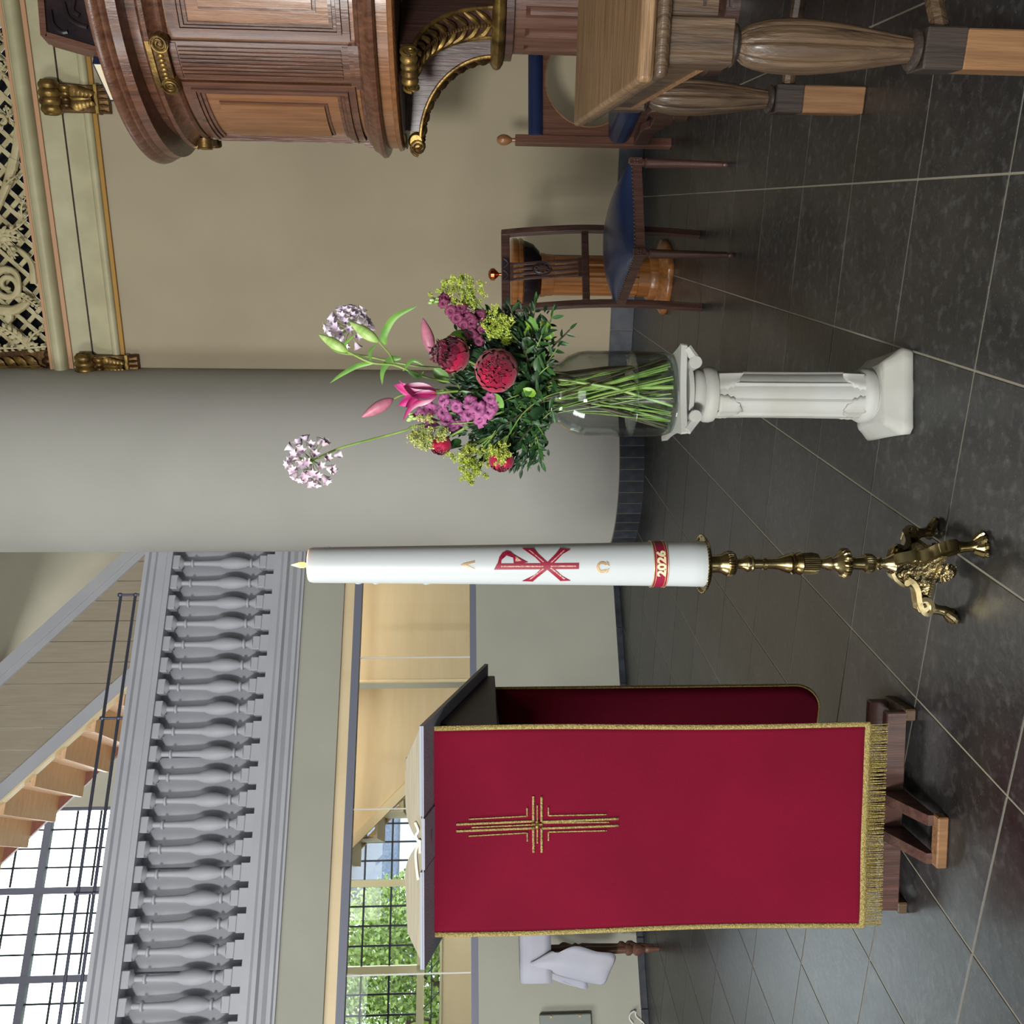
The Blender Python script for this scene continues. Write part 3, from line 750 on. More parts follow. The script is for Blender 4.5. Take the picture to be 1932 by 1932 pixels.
dg = bpy.context.evaluated_depsgraph_get(); dg.update(); tm = bpy.data.meshes.new_from_object(to.evaluated_get(dg))
tz = (zb_a + zb_b)/2; tw = .060
xs_ = [v.co.x for v in tm.vertices]; wx = max(xs_)-min(xs_); ys_ = [v.co.y for v in tm.vertices]; hy = max(ys_)-min(ys_)
polyv = [(v.co.x/wx*tw, v.co.y/hy*.0205) for v in tm.vertices]
my = (max(p[1] for p in polyv)+min(p[1] for p in polyv))/2
mb = MB(); Rb = cr(tz)+.0026; vs = []
for l in (.0012, 0):
    for (x_, y_) in polyv: a = (x_+.004)/Rb; vs.append((sin(a)*(Rb+l), -cos(a)*(Rb+l), tz+y_-my))
n = len(polyv); fs = [tuple(p.vertices) for p in tm.polygons]; ed = {}
for f in fs:
    for i in range(len(f)): ed[(f[i], f[(i+1) % len(f)])] = 1
for (a, b_) in list(ed):
    if (b_, a) not in ed: fs.append((a, b_, b_+n, a+n))
mb.add(vs, fs).build('year_numerals', M['numeral_gold'], cn, smooth=False, label='raised gold numerals 2026')
bpy.data.objects.remove(to)

# ================================================================== LECTERN WITH RED FRONTAL AND OPEN BIBLE
LR = radians(-5); L0 = Vector((-.763, 2.33, 0))
LF = Frame(L0.x, L0.y, LR)
le = thing('lectern', 'dark wooden lectern on a cross base under the red cloth and open book', 'lectern', L0, LR)
def side(name, x0, x1):
    pol = [(-.100,1.06),(-.100,1.165)] + [(-.100+.035*(1-cos(t)), 1.165+.037*sin(t)) for t in (.5,1.0,1.57)] + [(.352,1.110),(.352,1.052)]
    return MB().prism(pol, x0, x1, 'x').build(name, M['dark_stain'], le, bevel=.003)
side('side_panel', .232, .256); side('side_panel', -.256, -.232)
MB().prism([(-.098,1.172),(.352,1.085),(.352,1.098),(-.098,1.19)], -.24, .24, 'x').build('desk_board', M['dark_stain'], le, smooth=False)
MB().box(-.232, .232, -.1, -.08, 1.06, 1.19).build('front_panel', M['dark_stain'], le, smooth=False)
MB().box(-.232, .232, .332, .35, 1.06, 1.10).build('rear_lip', M['dark_stain'], le, smooth=False)
MB().box(-.232, .232, -.08, .335, 1.055, 1.07).build('bottom_board', M['dark_stain'], le, smooth=False)
for s_ in (-.07, .07): MB().bbox(s_-.02, s_+.02, -.02, .05, .09, 1.06, .003).build('post', M['walnut'], le, smooth=False)
for s_ in (-.047, .047):
    MB().bbox(-.262, .262, s_-.013, s_+.013, .022, .075, .003).build('base_rail', M['walnut'], le, smooth=False)
    MB().prism([(-.215,.022),(-.215,.040),(-.09,.085),(.09,.085),(.215,.040),(.215,.022)], s_-.013, s_+.013, 'x').build('base_rail', M['walnut'], le, smooth=False)
for (cx_, cy_, dx_, dy_) in ((0,-.222,.125,.03),(0,.222,.125,.03),(-.255,0,.03,.125),(.255,0,.03,.125)):
    MB().bbox(cx_-dx_/2, cx_+dx_/2, cy_-dy_/2, cy_+dy_/2, 0, .026, .003).build('foot_block', M['oak_new'] if cy_ < 0 else M['oak'], le, smooth=False)
MB().tube(smooth_path([(-.25,.10,1.075),(-.30,.10,1.085),(-.318,.10,1.07),(-.30,.10,1.052),(-.25,.10,1.055)],4), .007, 8, flat=1.8).build('handle', M['black'], le, label='black loop handle')
# red frontal cloth
FY = -.116
fr_ = thing('lectern_frontal', 'crimson cloth frontal with gold cross and fringe hanging over the lectern front', 'cloth', L0, LR)
ztop = 1.214; zbot = .150
def frontal(x, z):
    t = (ztop - z)/(ztop - zbot)
    f = .0022*sin(x*5 + t*3.0)*t**1.2 + .0045*sin(x*2.6 - z*3.2 + 1)*t
    w = lerp(.2575, .2535, t) + .003*sin(t*7)
    return Vector((x*w, FY - .006 + f - .006*t, z))
g = [[frontal(u/30*2-1, lerp(ztop, zbot, v/44)) for u in range(31)] for v in range(45)]
top = [[Vector((p.x, -.10+.03*k/3, 1.214 - .004*k)) for p in g[0]] for k in (3,2,1,0)]
MB().sheet(top + g).build('cloth', M['red_cloth'], fr_, solid=.003)
for s_ in (-1, 1):
    pts = [frontal(s_, lerp(ztop, zbot-.0, v/44)) + Vector((0,-.003,0)) for v in range(45)]
    MB().tube(pts, .006, 8, flat=.5, upv=(0,1,0)).build('gold_braid', M['gold_braid'], fr_)
pts = [frontal(u/30*2-1, zbot+.004) + Vector((0,-.003,0)) for u in range(31)]
MB().tube(pts, .008, 8, flat=.45, upv=(0,1,0)).build('gold_braid', M['gold_braid'], fr_)
mb = MB()
for k in range(150):
    x_ = (k+.5)/150*2-1; p = frontal(x_, zbot) + Vector((0,-.003,0)); j = rnd.uniform(-.003,.003)
    mb.tube([p, p + Vector((j*.5, -.001, -.022)), p + Vector((j, .001, -.044-rnd.random()*.003))], [.0013,.0011,.0013], 4, cap=False)
mb.build('fringe', M['gold_braid'], fr_, kind='stuff')
# embroidered cross: thin gold bars laid on the cloth
def Lp(qx, qy):
    X = 600 + qx/2.76; Y = 1250 + qy/2.76
    p = LF.px(X, Y, FY-.012); return Vector((p.x, 0, p.z))
def bar(mb, a, b_, w):
    A, B = Lp(*a), Lp(*b_); d = (B-A); n = Vector((-d.z, 0, d.x)).normalized()*w/2; K = 14
    g = []
    for s_ in (-1, 1):
        row = []
        for k in range(K+1):
            p = A.lerp(B, k/K) + n*s_; q = frontal(p.x/.2555, p.z); row.append(Vector((p.x, q.y-.0035, p.z)))
        g.append(row)
    mb.sheet(g)
mb = MB()
for a, b_ in (((720,845),(1125,826)),((720,880),(1128,862)),((1165,830),(1565,812)),((1165,864),(1565,848)),((1121,697),(1121,826)),((1164,697),(1164,828)),((1121,865),(1122,990)),((1164,862),(1165,990))):
    bar(mb, a, b_, .0052)
mb.build('cross_embroidery', M['gold_braid'], fr_, solid=.002, label='gold embroidered cross bars')
mb = MB()
for a, b_ in (((800,860),(1115,845)),((1170,835),(1518,830)),((1142,742),(1142,825)),((1142,862),(1142,942)),((785,817),(1090,800)),((1089,802),(1088,757)),((785,905),(1090,887)),((1090,885),(1090,932)),((1200,752),(1200,798)),((1200,797),(1503,790)),((1200,928),(1200,881)),((1200,882),(1503,874))):
    bar(mb, a, b_, .0030)
mb.build('cross_outline', M['gold_braid'], fr_, solid=.002, label='thin gold embroidered lines')
mb = MB()
bar(mb, (1112,843), (1172,843), .008); bar(mb, (1142,824), (1142,863), .011)
mb.build('cross_centre', M['gold'], fr_, solid=.003)
# cloth on the reader's side
rc = thing('rear_lectern_cloth', 'crimson cloth with rounded gold edged corner hanging behind the lectern front', 'cloth', L0, LR)
RY = .30
def rcy(x, z): return RY + .008*sin(x*22) 
def rcs(x, z): return Vector((x, rcy(x, z), z))
zb2 = .105; W2 = .236; rad = .075
rows = []
for v in range(33):
    z = lerp(1.06, zb2+rad, v/20) if v <= 20 else zb2 + rad*(1-sin((v-20)/12*pi/2))
    w = W2 if z > zb2+rad else W2 - rad + sqrt(max(0, rad**2 - (zb2+rad-z)**2))
    rows.append([rcs(w*(u/16*2-1), z) for u in range(17)])
MB().sheet(rows).build('cloth', M['red_cloth'], rc, solid=.003)
MB().tube([r[-1] for r in rows] + [r for r in rows[-1][::-1]], .0035, 6).tube([r[0] for r in rows], .0035, 6).build('gold_braid', M['gold_braid'], rc)
MB().tube([r[-1]+Vector((-.001,-.004,0)) for r in rows[:-1]], .0028, 6).build('gold_braid', M['gold_braid'], rc)

# open Bible
tilt = math.atan2(.165, .56)
def bl_(x, y, z):    # desk-local: y back from the front edge, z above the desk
    return Vector((x, -.195 + y*cos(tilt) + z*sin(tilt), 1.2365 - y*sin(tilt) + z*cos(tilt)))
bi = thing('open_bible', 'large open bible with grey covers and curved cream pages on the lectern', 'book', L0, LR)
def slab(x0, x1, y0, y1, z0, z1):
    m4 = MB(); P = [bl_(*p) for p in ((x0,y0,z0),(x1,y0,z0),(x1,y1,z0),(x0,y1,z0),(x0,y0,z1),(x1,y0,z1),(x1,y1,z1),(x0,y1,z1))]
    m4.add(P, [(0,3,2,1),(4,5,6,7),(0,1,5,4),(1,2,6,5),(2,3,7,6),(3,0,4,7)]); return m4
BXC = .0
bx0, bx1 = -.303, .287; sp0, sp1 = -.058, .066
slab(bx0, sp0-.006, 0, .585, 0, .004).build('cover_board', M['cover_grey'], bi, smooth=False)
slab(sp1+.006, bx1, 0, .585, 0, .004).build('cover_board', M['cover_grey'], bi, smooth=False)
slab(sp0, sp1, 0, .585, -.002, .002).build('spine', M['cover_grey'], bi, smooth=False, label='grey cloth spine')
slab(sp0-.006, sp0, 0, .585, .001, .004).build('hinge', M['cover_grey'], bi, smooth=False)
slab(sp1, sp1+.006, 0, .585, .001, .004).build('hinge', M['cover_grey'], bi, smooth=False)
for (x0, x1) in ((bx0, sp0-.006), (sp1+.006, bx1)): slab(x0, x1, -.001, .586, .0042, .010).build('cover_lining', M['cover_rim'], bi, smooth=False)
slab(sp0, sp1, 0, .58, .002, .006).build('cover_lining', M['cover_rim'], bi, smooth=False)
# spine lettering: a very small dark line of marks, unreadable in the photograph
mb = MB()
xx = -.008
for k, w in enumerate((.0018,.0018,.003,.004,.003,.003)):
    for (a, b_) in ((0, 1),):
        P = [bl_(xx+.0005, .045, -.0023), bl_(xx+w, .045, -.0023), bl_(xx+w, .0505, -.0023), bl_(xx+.0005, .0505, -.0023)]
    mb.add(P, [(0,1,2,3)]); xx += w + .0022
mb.build('spine_marks', M['dark_stain'], bi, smooth=False)
# page blocks
def lobe(pts, name):
    pts = [Vector((p[0], p[1], 0)) for p in pts]; s2 = smooth_path(pts, 5)
    out = [(p.x, p.y) for p in s2]
    base = [(out[-1][0], .0102), (out[0][0], .0102)]
    full = out + base; n = len(full); vs = [bl_(x, .012, z) for x, z in full] + [bl_(x, .565, z) for x, z in full]
    mb = MB(); mb.add(vs, [tuple(range(n)), tuple(range(2*n-1, n-1, -1))] + [(i, n+i, n+(i+1) % n, (i+1) % n) for i in range(n)])
    return mb.build(name, M['page_edge'], bi, smooth=True, ang=.5)
lobe([(.283,.011),(.262,.020),(.205,.045),(.198,.0475),(.12,.050),(.06,.046),(.02,.030),(.004,.016)], 'page_block')
lobe([(-.004,.016),(-.018,.030),(-.05,.046),(-.09,.052),(-.15,.049),(-.215,.046),(-.232,.042),(-.293,.011)], 'page_block')
for pts in ([(.005,.010,.018),(.02,.006,.022),(.035,.004,.016),(.052,.006,.024)], [(-.002,.010,.018),(-.02,.004,.022),(-.05,.002,.020),(-.085,.003,.016)], [(0,.009,.018),(.01,.005,.012),(-.02,.003,.0115)]):
    MB().tube([bl_(*p) for p in smooth_path(pts, 5)], .0032, 6, flat=.25, upv=(0,1,.2)).build('ribbon_marker', M['ribbon'], bi)

# ================================================================== WHITE PLINTH, VASE
PX, PY = .3085, 2.365
pl = thing('plinth', 'small white fluted plaster column plinth under the glass vase', 'plinth', (PX, PY, 0))
T = .000568
def zp(q): return zat(1000+q/2.415, PY)
sq = lambda q, seg=64: MB().lathe([(r*T, zp(x)) for r, x in q][::-1], seg)
# square foot with concave flanks
def concave_sq(z, h, k=.04, n=10, ch=.12):
    out = []
    for s_ in range(4):
        a = s_*pi/2
        for i in range(n):
            t = -1 + ch + (2-2*ch)*i/(n-1); d = h*(1 - k*(1-t*t))
            x, y = t*h, -d
            out.append((x*cos(a)-y*sin(a), x*sin(a)+y*cos(a), z))
    return out
def loft(rings):
    n = len(rings[0]); vs = [p for r in rings for p in r]
    fs = [tuple(range(n))[::-1], tuple((len(rings)-1)*n+i for i in range(n))]
    for k in range(len(rings)-1):
        for i in range(n): fs.append((k*n+i, k*n+(i+1) % n, (k+1)*n+(i+1) % n, (k+1)*n+i))
    return MB().add(vs, fs)
zf = zp(1660)
loft([concave_sq(0,.105,.01), concave_sq(.005,.110,.02), concave_sq(.026,.112,.02), concave_sq(.033,.108,.03), concave_sq(.05,.094,.07), concave_sq(.062,.086,.10), concave_sq(.066,.08,.1)]).build('base_block', M['white_plaster'], pl, ang=.9)
sq([(100,1560),(122,1580),(128,1600),(124,1618),(112,1628),(112,1640),(128,1655),(132,1700)]).build('base_ring', M['white_plaster'], pl)
fl_ = lambda t, z, k: 1 - .035*abs(cos(4*t))**3
sq([(104,835),(102,940),(102,1100),(103,1250),(105,1400),(106,1500)], 96).build('shaft_core', M['white_plaster'], pl)
def facet(t, z, k):
    a = ((t + pi/8) % (pi/4)) - pi/8; return cos(pi/8)/cos(a)*(1 + (.025 if abs(a) > pi/8-.09 else 0))
MB().lathe([(r*T, zp(x)) for r, x in [(106,800),(108,870),(106,1000),(107,1250),(109,1400),(110,1500)]][::-1], 128, mod=facet).build('shaft', M['white_plaster'], pl)
sq([(100,1480),(118,1488),(127,1505),(129,1520),(124,1538),(112,1546),(116,1556),(122,1570),(118,1580)]).build('base_torus', M['white_plaster'], pl)
sq([(110,835),(124,830),(129,812),(127,792),(118,780),(112,776),(118,768),(119,750),(112,728),(104,712),(100,690)]).build('neck_ring', M['white_plaster'], pl)
# acanthus leaves pointing along the shaft
def pleaf(a, z0, z1, w, r0):
    g = []
    for i in range(9):
        t = i/8; hw = w*sqrt(max(0, 1 - t**2.2))*(1+.08*sin(t*22)); row = []
        for j in range(9):
            u = j/4-1; an = a + u*hw/(r0)
            rr = r0 + .006*(1-abs(u)**2)*(.6+.4*t) + (.004 if abs(u) < .15 else 0) + .0012*cos(u*16)
            row.append((rr*cos(an), rr*sin(an), lerp(z0, z1, t) - .004*abs(u)*(1 if z1 > z0 else -1)))
        g.append(row)
    return MB().sheet(g)
for k in range(4):
    a = radians(-90 + 45 + 90*k)
    pleaf(a, zp(838), zp(945), .040, .0585).build('acanthus_leaf', M['white_plaster'], pl, solid=.003)
    pleaf(a, zp(1492), zp(1392), .040, .0600).build('acanthus_leaf', M['white_plaster'], pl, solid=.003)
# ionic head
zc0, zc1 = zp(690), zp(642)
loft([concave_sq(zc0-.004,.070,.05), concave_sq(zc0+.004,.095,.12), concave_sq(zc0+.012,.113,.10,ch=.05), concave_sq(zc1,.115,.10,ch=.05)]).build('abacus', M['white_plaster'], pl, ang=.9)
mb = MB()
for sx in (-1, 1):
    mb = MB()
    mb.tube([(sx*.068, -.108, zc0-.010), (sx*.068, .108, zc0-.010)], .0165, 20)
    mb.tube([(sx*.068, -.1085, zc0-.010), (sx*.068, -.1115, zc0-.010)], .0145, 20)
    mb.tube(smooth_path([(sx*.068, -.1, zc0-.018),(sx*.085, -.1, zc0-.004),(sx*.105,-.104,zc0+.012)], 4), .012, 8)
    mb.build('volute', M['white_plaster'], pl)
mb = MB().csl(.055, .09, radians(-140), radians(-40), zc0-.012, zc0, 10); mb.build('cushion', M['white_plaster'], pl)

vs_top = .0
vz = zc1 + .0005
va = thing('glass_vase', 'clear glass vase half filled with water on the white plinth', 'vase', (PX, PY, vz))
def zv(x): return zat(x, PY) - vz
hV = .105
prof = [(.002,.006),(.060,.006),(.092,.010),(.104,.024),(.107,.05),(.108,.12),(.107,zv(1105)),(.104,zv(1090)),(.094,zv(1072)),(.083,zv(1062)),(.0755,zv(1055)),(.074,zv(1048)),(.077,zv(1040)),(.079,zv(1036))]
outer = [(.0001,0),(.09,0),(.104,.008),(.109,.024),(.1105,.05),(.1115,.12),(.1105,zv(1105)),(.1075,zv(1089)),(.0965,zv(1070)),(.0855,zv(1060)),(.078,zv(1053)),(.0765,zv(1047)),(.080,zv(1039)),(.082,zv(1035)),(.0805,zv(1033)),(.079,zv(1036))]
MB().lathe(outer + prof[::-1], 56).build('glass_body', M['vase_glass'], va)
zw = zv(1190)
MB().lathe([(.0001,.007),(.090,.009),(.1025,.024),(.1055,.05),(.1065,zw-.001),(.104,zw),(.0001,zw)], 48).build('water', M['water'], va)
for z_, r_ in ((zv(1036), .082), (.003, .100), (zv(1190), .1075)):
    MB().tube([(r_*cos(2*pi*k/56), r_*sin(2*pi*k/56), z_) for k in range(56)], .0016, 6, closed=True).build('rim', M['vase_glass'], va)
# ================================================================== ORGAN FRONT: lattice, carving, corbels
def RWm(): return Matrix.Translation(RW.o) @ Matrix.Rotation(RW.a, 4, 'Z')
og = thing('organ_lattice_screen', 'cream carved organ front with diagonal lattice and leafy scrolls above the cornice', 'organ screen', RW.o, RW.a)
LX0 = RW.px(30, 662).x; LX1 = 3.4; LZ0, LZ1 = 3.80, 4.62
st_n = 0
step = .118
import itertools
def clipseg(x0, z0, dx, dz):
    ts = []
    for (o, d, lo, hi) in ((x0, dx, LX0, LX1), (z0, dz, LZ0, LZ1)):
        a, b_ = (lo-o)/d, (hi-o)/d; ts.append((min(a, b_), max(a, b_)))
    a = max(t[0] for t in ts); b_ = min(t[1] for t in ts)
    return (a, b_) if b_ - a > .02 else None
for sg in (1, -1):
    k = -12
    while k < 40:
        c = clipseg(LX0 + k*step, LZ0 if sg > 0 else LZ1, .7071, .7071*sg)
        k += 1
        if c:
            x0 = LX0 + (k-1)*step; z0 = LZ0 if sg > 0 else LZ1
            A = Vector((x0 + .7071*c[0], 0, z0 + .7071*sg*c[0])); B = Vector((x0 + .7071*c[1], 0, z0 + .7071*sg*c[1]))
            n = Vector((-sg*.7071, 0, .7071))*.0125; d_ = .03 if sg > 0 else .042
            mb = MB().add([(A+n+Vector((0,d_,0))),(B+n+Vector((0,d_,0))),(B-n+Vector((0,d_,0))),(A-n+Vector((0,d_,0))),(A+n+Vector((0,d_+.012,0))),(B+n+Vector((0,d_+.012,0))),(B-n+Vector((0,d_+.012,0))),(A-n+Vector((0,d_+.012,0)))],[(0,1,2,3),(7,6,5,4),(0,4,5,1),(1,5,6,2),(2,6,7,3),(3,7,4,0)])
            mb.build('lattice_strip', M['lattice'], og, smooth=False)
def WP(x, y): 
    q = RW.px(x, y, 0.0); return Vector((q.x, 0, q.z))
def scroll(pts, r0, r1, y=-.0, name='scroll_stem', m='lattice', par=None):
    P = smooth_path([Vector((p.x, y, p.z)) for p in pts], 6); n = len(P)
    return MB().tube(P, [1.3*lerp(r0, r1, k/(n-1)) for k in range(n)], 8, flat=.7, upv=(0,1,0)).build(name, M[m], par or og)
def volute_pts(c, r, turns, a0, sgn=1, n=26):
    return [Vector((c.x + r*(1-.82*k/n)*cos(a0+sgn*turns*2*pi*k/n), 0, c.z + r*(1-.82*k/n)*sin(a0+sgn*turns*2*pi*k/n))) for k in range(n+1)]
def acanthus(base, tip, w, lobes=5, y=-.03, m='lattice', par=None, name='acanthus_leaf', th=.35, bend=0.0):
    """a carved leaf: midrib with paired lobes, all one relief"""
    b_, t_ = Vector((base.x, y, base.z)), Vector((tip.x, y, tip.z)); d = t_-b_; L = d.length; d.normalize(); n = Vector((-d.z, 0, d.x))
    mb = MB()
    mid = [b_ + d*L*u + n*bend*L*sin(pi*u) - Vector((0,1,0))*.012*sin(pi*u) for u in [k/6 for k in range(7)]]
    mb.tube(mid, [w*.22*(1-.75*k/6)+.002 for k in range(7)], 6, flat=th*1.4, upv=(0,1,0))
    for i in range(lobes):
        u = (i+.3)/lobes; wl_ = w*(1-.5*u)
        c = b_ + d*L*u + n*bend*L*sin(pi*u)
        for s_ in (-1, 1):
            q = [c, c + (n*s_*.55 + d*.35)*wl_ - Vector((0,.012,0)), c + (n*s_*.85 + d*.95)*wl_ - Vector((0,.002,0))]
            mb.tube(smooth_path(q, 3), [wl_*.24]*2 + [wl_*.36]*3 + [wl_*.26, wl_*.08], 6, flat=th, upv=(0,1,0))
    return mb.build(name, M[m], par or og)
# leaf and scroll carving (positions read off the photograph, on the wall plane)
scroll([WP(24,320), WP(34,250), WP(26,180), WP(12,150), WP(0,128)], .022, .010)
scroll([WP(-6,395), WP(14,345), WP(27,300)], .016, .026)
scroll([WP(64,535), WP(60,500), WP(44,478), WP(20,466), WP(-10,462)], .019, .008)
scroll(volute_pts(WP(14,538), .085, 1.3, 1.9, 1), .017, .010)
scroll([WP(36,560), WP(32,520), WP(10,508), WP(-14,520)], .012, .020)
scroll([WP(-6,585), WP(24,586), WP(46,575), WP(56,560)], .028, .016)
scroll([WP(12,606), WP(18,598), WP(12,588)], .02, .02)
scroll(volute_pts(WP(4,228), .045, 1.1, 3.0, -1), .012, .008)
for (a, b_, w, n_, bd) in ((WP(-8,445),WP(46,452),.05,5,.1), (WP(10,440),WP(56,412),.035,4,-.1), (WP(-8,440),WP(34,488),.045,5,.1), (WP(40,555),WP(78,580),.032,5,.05), (WP(56,648),WP(90,618),.035,4,.1),
                       (WP(54,655),WP(92,652),.035,3,.0), (WP(56,652),WP(-6,612),.048,6,-.1), (WP(-5,655),WP(50,655),.03,4,0), (WP(46,410),WP(58,368),.026,4,.1), (WP(-6,150),WP(22,118),.035,4,0), (WP(-4,105),WP(14,150),.03,4,0), (WP(16,200),WP(30,240),.022,3,0), (WP(14,350),WP(40,330),.02,3,0), (WP(-6,90),WP(6,60),.03,3,0)):
    acanthus(a, b_, w, n_, y=-.035, bend=bd)
# gilded carved post at the end of the organ front, beside the column
cp = thing('carved_gilt_post', 'gilded acanthus post at the end of the organ lattice beside the column', 'carving', RW.o, RW.a)
za_, zb_ = 3.80, 4.45
px0 = RW.px(60, 724).x; px1 = RW.px(60, 662).x
MB().box(px0, px1, .0, .08, za_, zb_).build('core', M['gilt_dark'], cp, smooth=False)
xm = (px0+px1)/2
acanthus(Vector((xm,0,za_+.10)), Vector((xm,0,zb_)), .085, 8, y=-.02, m='gold', par=cp)
MB().tube([(xm,-.035,za_+.08),(xm,-.035,zb_)], .010, 8).build('midrib', M['gold'], cp)
for q in range(5):
    MB().sphere((px0+.02+q*(px1-px0-.04)/4, -.02, za_+.03+.02*(q % 2)), .028, 10, sq=(1,.8,1.5)).build('bead_leaf', M['gilt_dark'], cp)
for q in range(4): MB().sphere((px0-.01+q*(px1-px0+.02)/3, -.03, za_+.60), .034, 10, sq=(1,.8,1.0)).build('bead_leaf', M['gilt_dark'], cp)
# two gilt corbels
def corbel(xc, w, ztop_, zb2_, lab):
    c = thing('gilt_corbel', lab, 'corbel', RW.w(xc, 0, 0), RW.a, 'gilded corbels under the organ cornice')
    H_ = ztop_-zb2_
    body = [(0,zb2_),(-.045,zb2_),(-.05,zb2_+.04),(-.06,zb2_+.06),(-.05,zb2_+.08),(-.055,zb2_+.14),(-.075,zb2_+.2),(-.10,ztop_-.13),(0,ztop_-.10)]
    MB().prism(body, -w*.42, w*.42, 'x').build('bracket_body', M['gilt_dark'], c, bevel=.004)
    zc_ = ztop_-.075
    prof = []
    for k in range(41):
        t = k/40; prof.append((.058 + .010*abs(sin(t*4*pi)) - .012*(abs(t-.5)*2)**3, (t-.5)*w))
    m4 = Matrix.Translation((0,-.09,zc_)) @ Matrix.Rotation(pi/2, 4, 'Y')
    MB().lathe(prof, 24, m=m4).build('ribbed_volute', M['gold'], c)
    for s_ in (-1, 1):
        P = volute_pts(Vector((0,0,0)), .05, 2, 0)
        MB().tube([Vector((s_*w*.5, -.09+p.x, zc_+p.z)) for p in P], .005, 6).build('volute_end', M['gold'], c)
    MB().lathe([(.028+.006*abs(sin(k*pi/10*4)), (k/20-.5)*w*.7) for k in range(21)], 16, m=Matrix.Translation((0,-.075,zc_-.085)) @ Matrix.Rotation(pi/2, 4, 'Y')).build('small_roll', M['gold'], c)
    acanthus(Vector((0,0,zc_-.10)), Vector((0,0,zb2_+.09)), w*.40, 5, y=-.075, m='gold', par=c, th=.5)
    MB().bbox(-w*.45, w*.45, -.068, -.0, zb2_+.055, zb2_+.078, .003).build('band', M['gold'], c, smooth=False)
    for q in range(5): MB().tube([((q-2)*w*.18, -.052, zb2_+.056), ((q-2)*w*.19, -.058, zb2_+.03), ((q-2)*w*.2, -.045, zb2_)], [.008,.01,.006], 6).build('leaf_tongue', M['gilt_dark'], c)
q1 = RW.px(150, 188); q2 = RW.px(215, 688)
corbel(q1.x, .185, 3.66, 3.265, 'gilded acanthus corbel on the wall beside the pulpit rail book')
corbel(q2.x, .165, 3.66, 3.265, 'gilded acanthus corbel in the corner against the round column')

# ================================================================== PULPIT
UC = (2.246, 3.949)
pu = thing('pulpit', 'tall round carved mahogany pulpit with gilded brackets on a fluted pedestal', 'pulpit', (UC[0], UC[1], 0))
def D(a): return radians(a)
body_r = .59
MB().lathe([(.10,1.40),(.62,1.40),(.64,1.41),(.645,1.425),(.632,1.43),(.632,1.475)], 96).build('lower_band', M['mahogany_pale'], pu)
MB().lathe([(.60,1.474),(.66,1.474),(.672,1.482),(.676,1.497),(.664,1.51),(.655,1.52),(.648,1.535),(.632,1.54),(.625,1.552),(.612,1.556),(.59,1.56)], 96, cap=False).build('base_moulding', M['mahogany'], pu)
MB().lathe([(.02,1.396),(.635,1.396)], 64, cap=False).build('soffit', M['black_carved'], pu)
MB().lathe([(body_r,1.55),(body_r,2.30)], 96, cap=False).build('drum', M['mahogany_pale'], pu)
MB().lathe([(.585,2.265),(.605,2.265),(.615,2.275),(.612,2.285),(.600,2.29),(.603,2.30),(.622,2.315),(.646,2.325),(.650,2.340),(.640,2.352),(.60,2.36),(.60,2.40),(.635,2.405)], 96, cap=False).build('frieze_moulding', M['mahogany'], pu)
MB().lathe([(.50,2.425),(.600,2.40),(.66,2.402),(.688,2.405),(.692,2.44),(.700,2.447),(.704,2.455),(.702,2.463),(.715,2.475),(.720,2.492),(.717,2.503),(.69,2.505),(.50,2.505)], 96, cap=False).build('rail_cornice', M['mahogany'], pu)
pil = [-145, -205, -85, -25, 35, 95]
for a in pil:
    MB().csl(body_r-.01, .608, D(a-7.2), D(a+7.2), 1.56, 2.27, 6).build('pilaster', M['mahogany'], pu, smooth=False)
    if a in (-145, -205, -85):
        mb = MB()
        for k in range(8):
            t = a - 5.0 + k*10/7
            MB().csl(.606, .616, D(t-.42), D(t+.42), 1.615, 2.235, 2).build('reed', M['mahogany'], pu, smooth=False)
        MB().csl(.606, .612, D(a-6.6), D(a+6.6), 2.24, 2.265, 6).build('reed_stop', M['mahogany'], pu, smooth=False)
        MB().csl(.606, .612, D(a-6.6), D(a+6.6), 1.585, 1.61, 6).build('reed_stop', M['mahogany'], pu, smooth=False)
        MB().csl(.60, .622, D(a-7.6), D(a+7.6), 1.56, 1.585, 6).csl(.60, .632, D(a-8), D(a+8), 1.545, 1.565, 6).build('pilaster_base', M['mahogany'], pu, smooth=False)
        # gilded ionic capital
        MB().csl(.60, .650, D(a-8.2), D(a+8.2), 2.322, 2.342, 8).build('capital_abacus', M['gold'], pu, smooth=False)
        MB().csl(.60, .640, D(a-6.5), D(a+6.5), 2.268, 2.322, 8).build('capital_echinus', M['gilt_dark'], pu, smooth=False)
        for k in range(7):
            t = D(a - 4.8 + k*1.6); MB().sphere((.640*cos(t), .640*sin(t), 2.298), .0088, 8, sq=(1,1,1.7)).build('egg', M['gold'], pu)
        for s_ in (-1, 1):
            t0 = D(a + s_*7.4); c = Vector((.640*cos(t0), .640*sin(t0), 2.290)); tg = Vector((-sin(t0), cos(t0), 0)); nr = Vector((cos(t0), sin(t0), 0))
            P = [c + (tg*s_*p.x + Vector((0,0,1))*p.z) + nr*.012 for p in volute_pts(Vector((0,0,0)), .033, 2.2, pi/2, -1)]
            MB().tube(P, [.0055*(1-.5*k/26) for k in range(27)], 6).tube([c - nr*.03, c + nr*.008], .033, 20).build('capital_volute', M['gold'], pu)
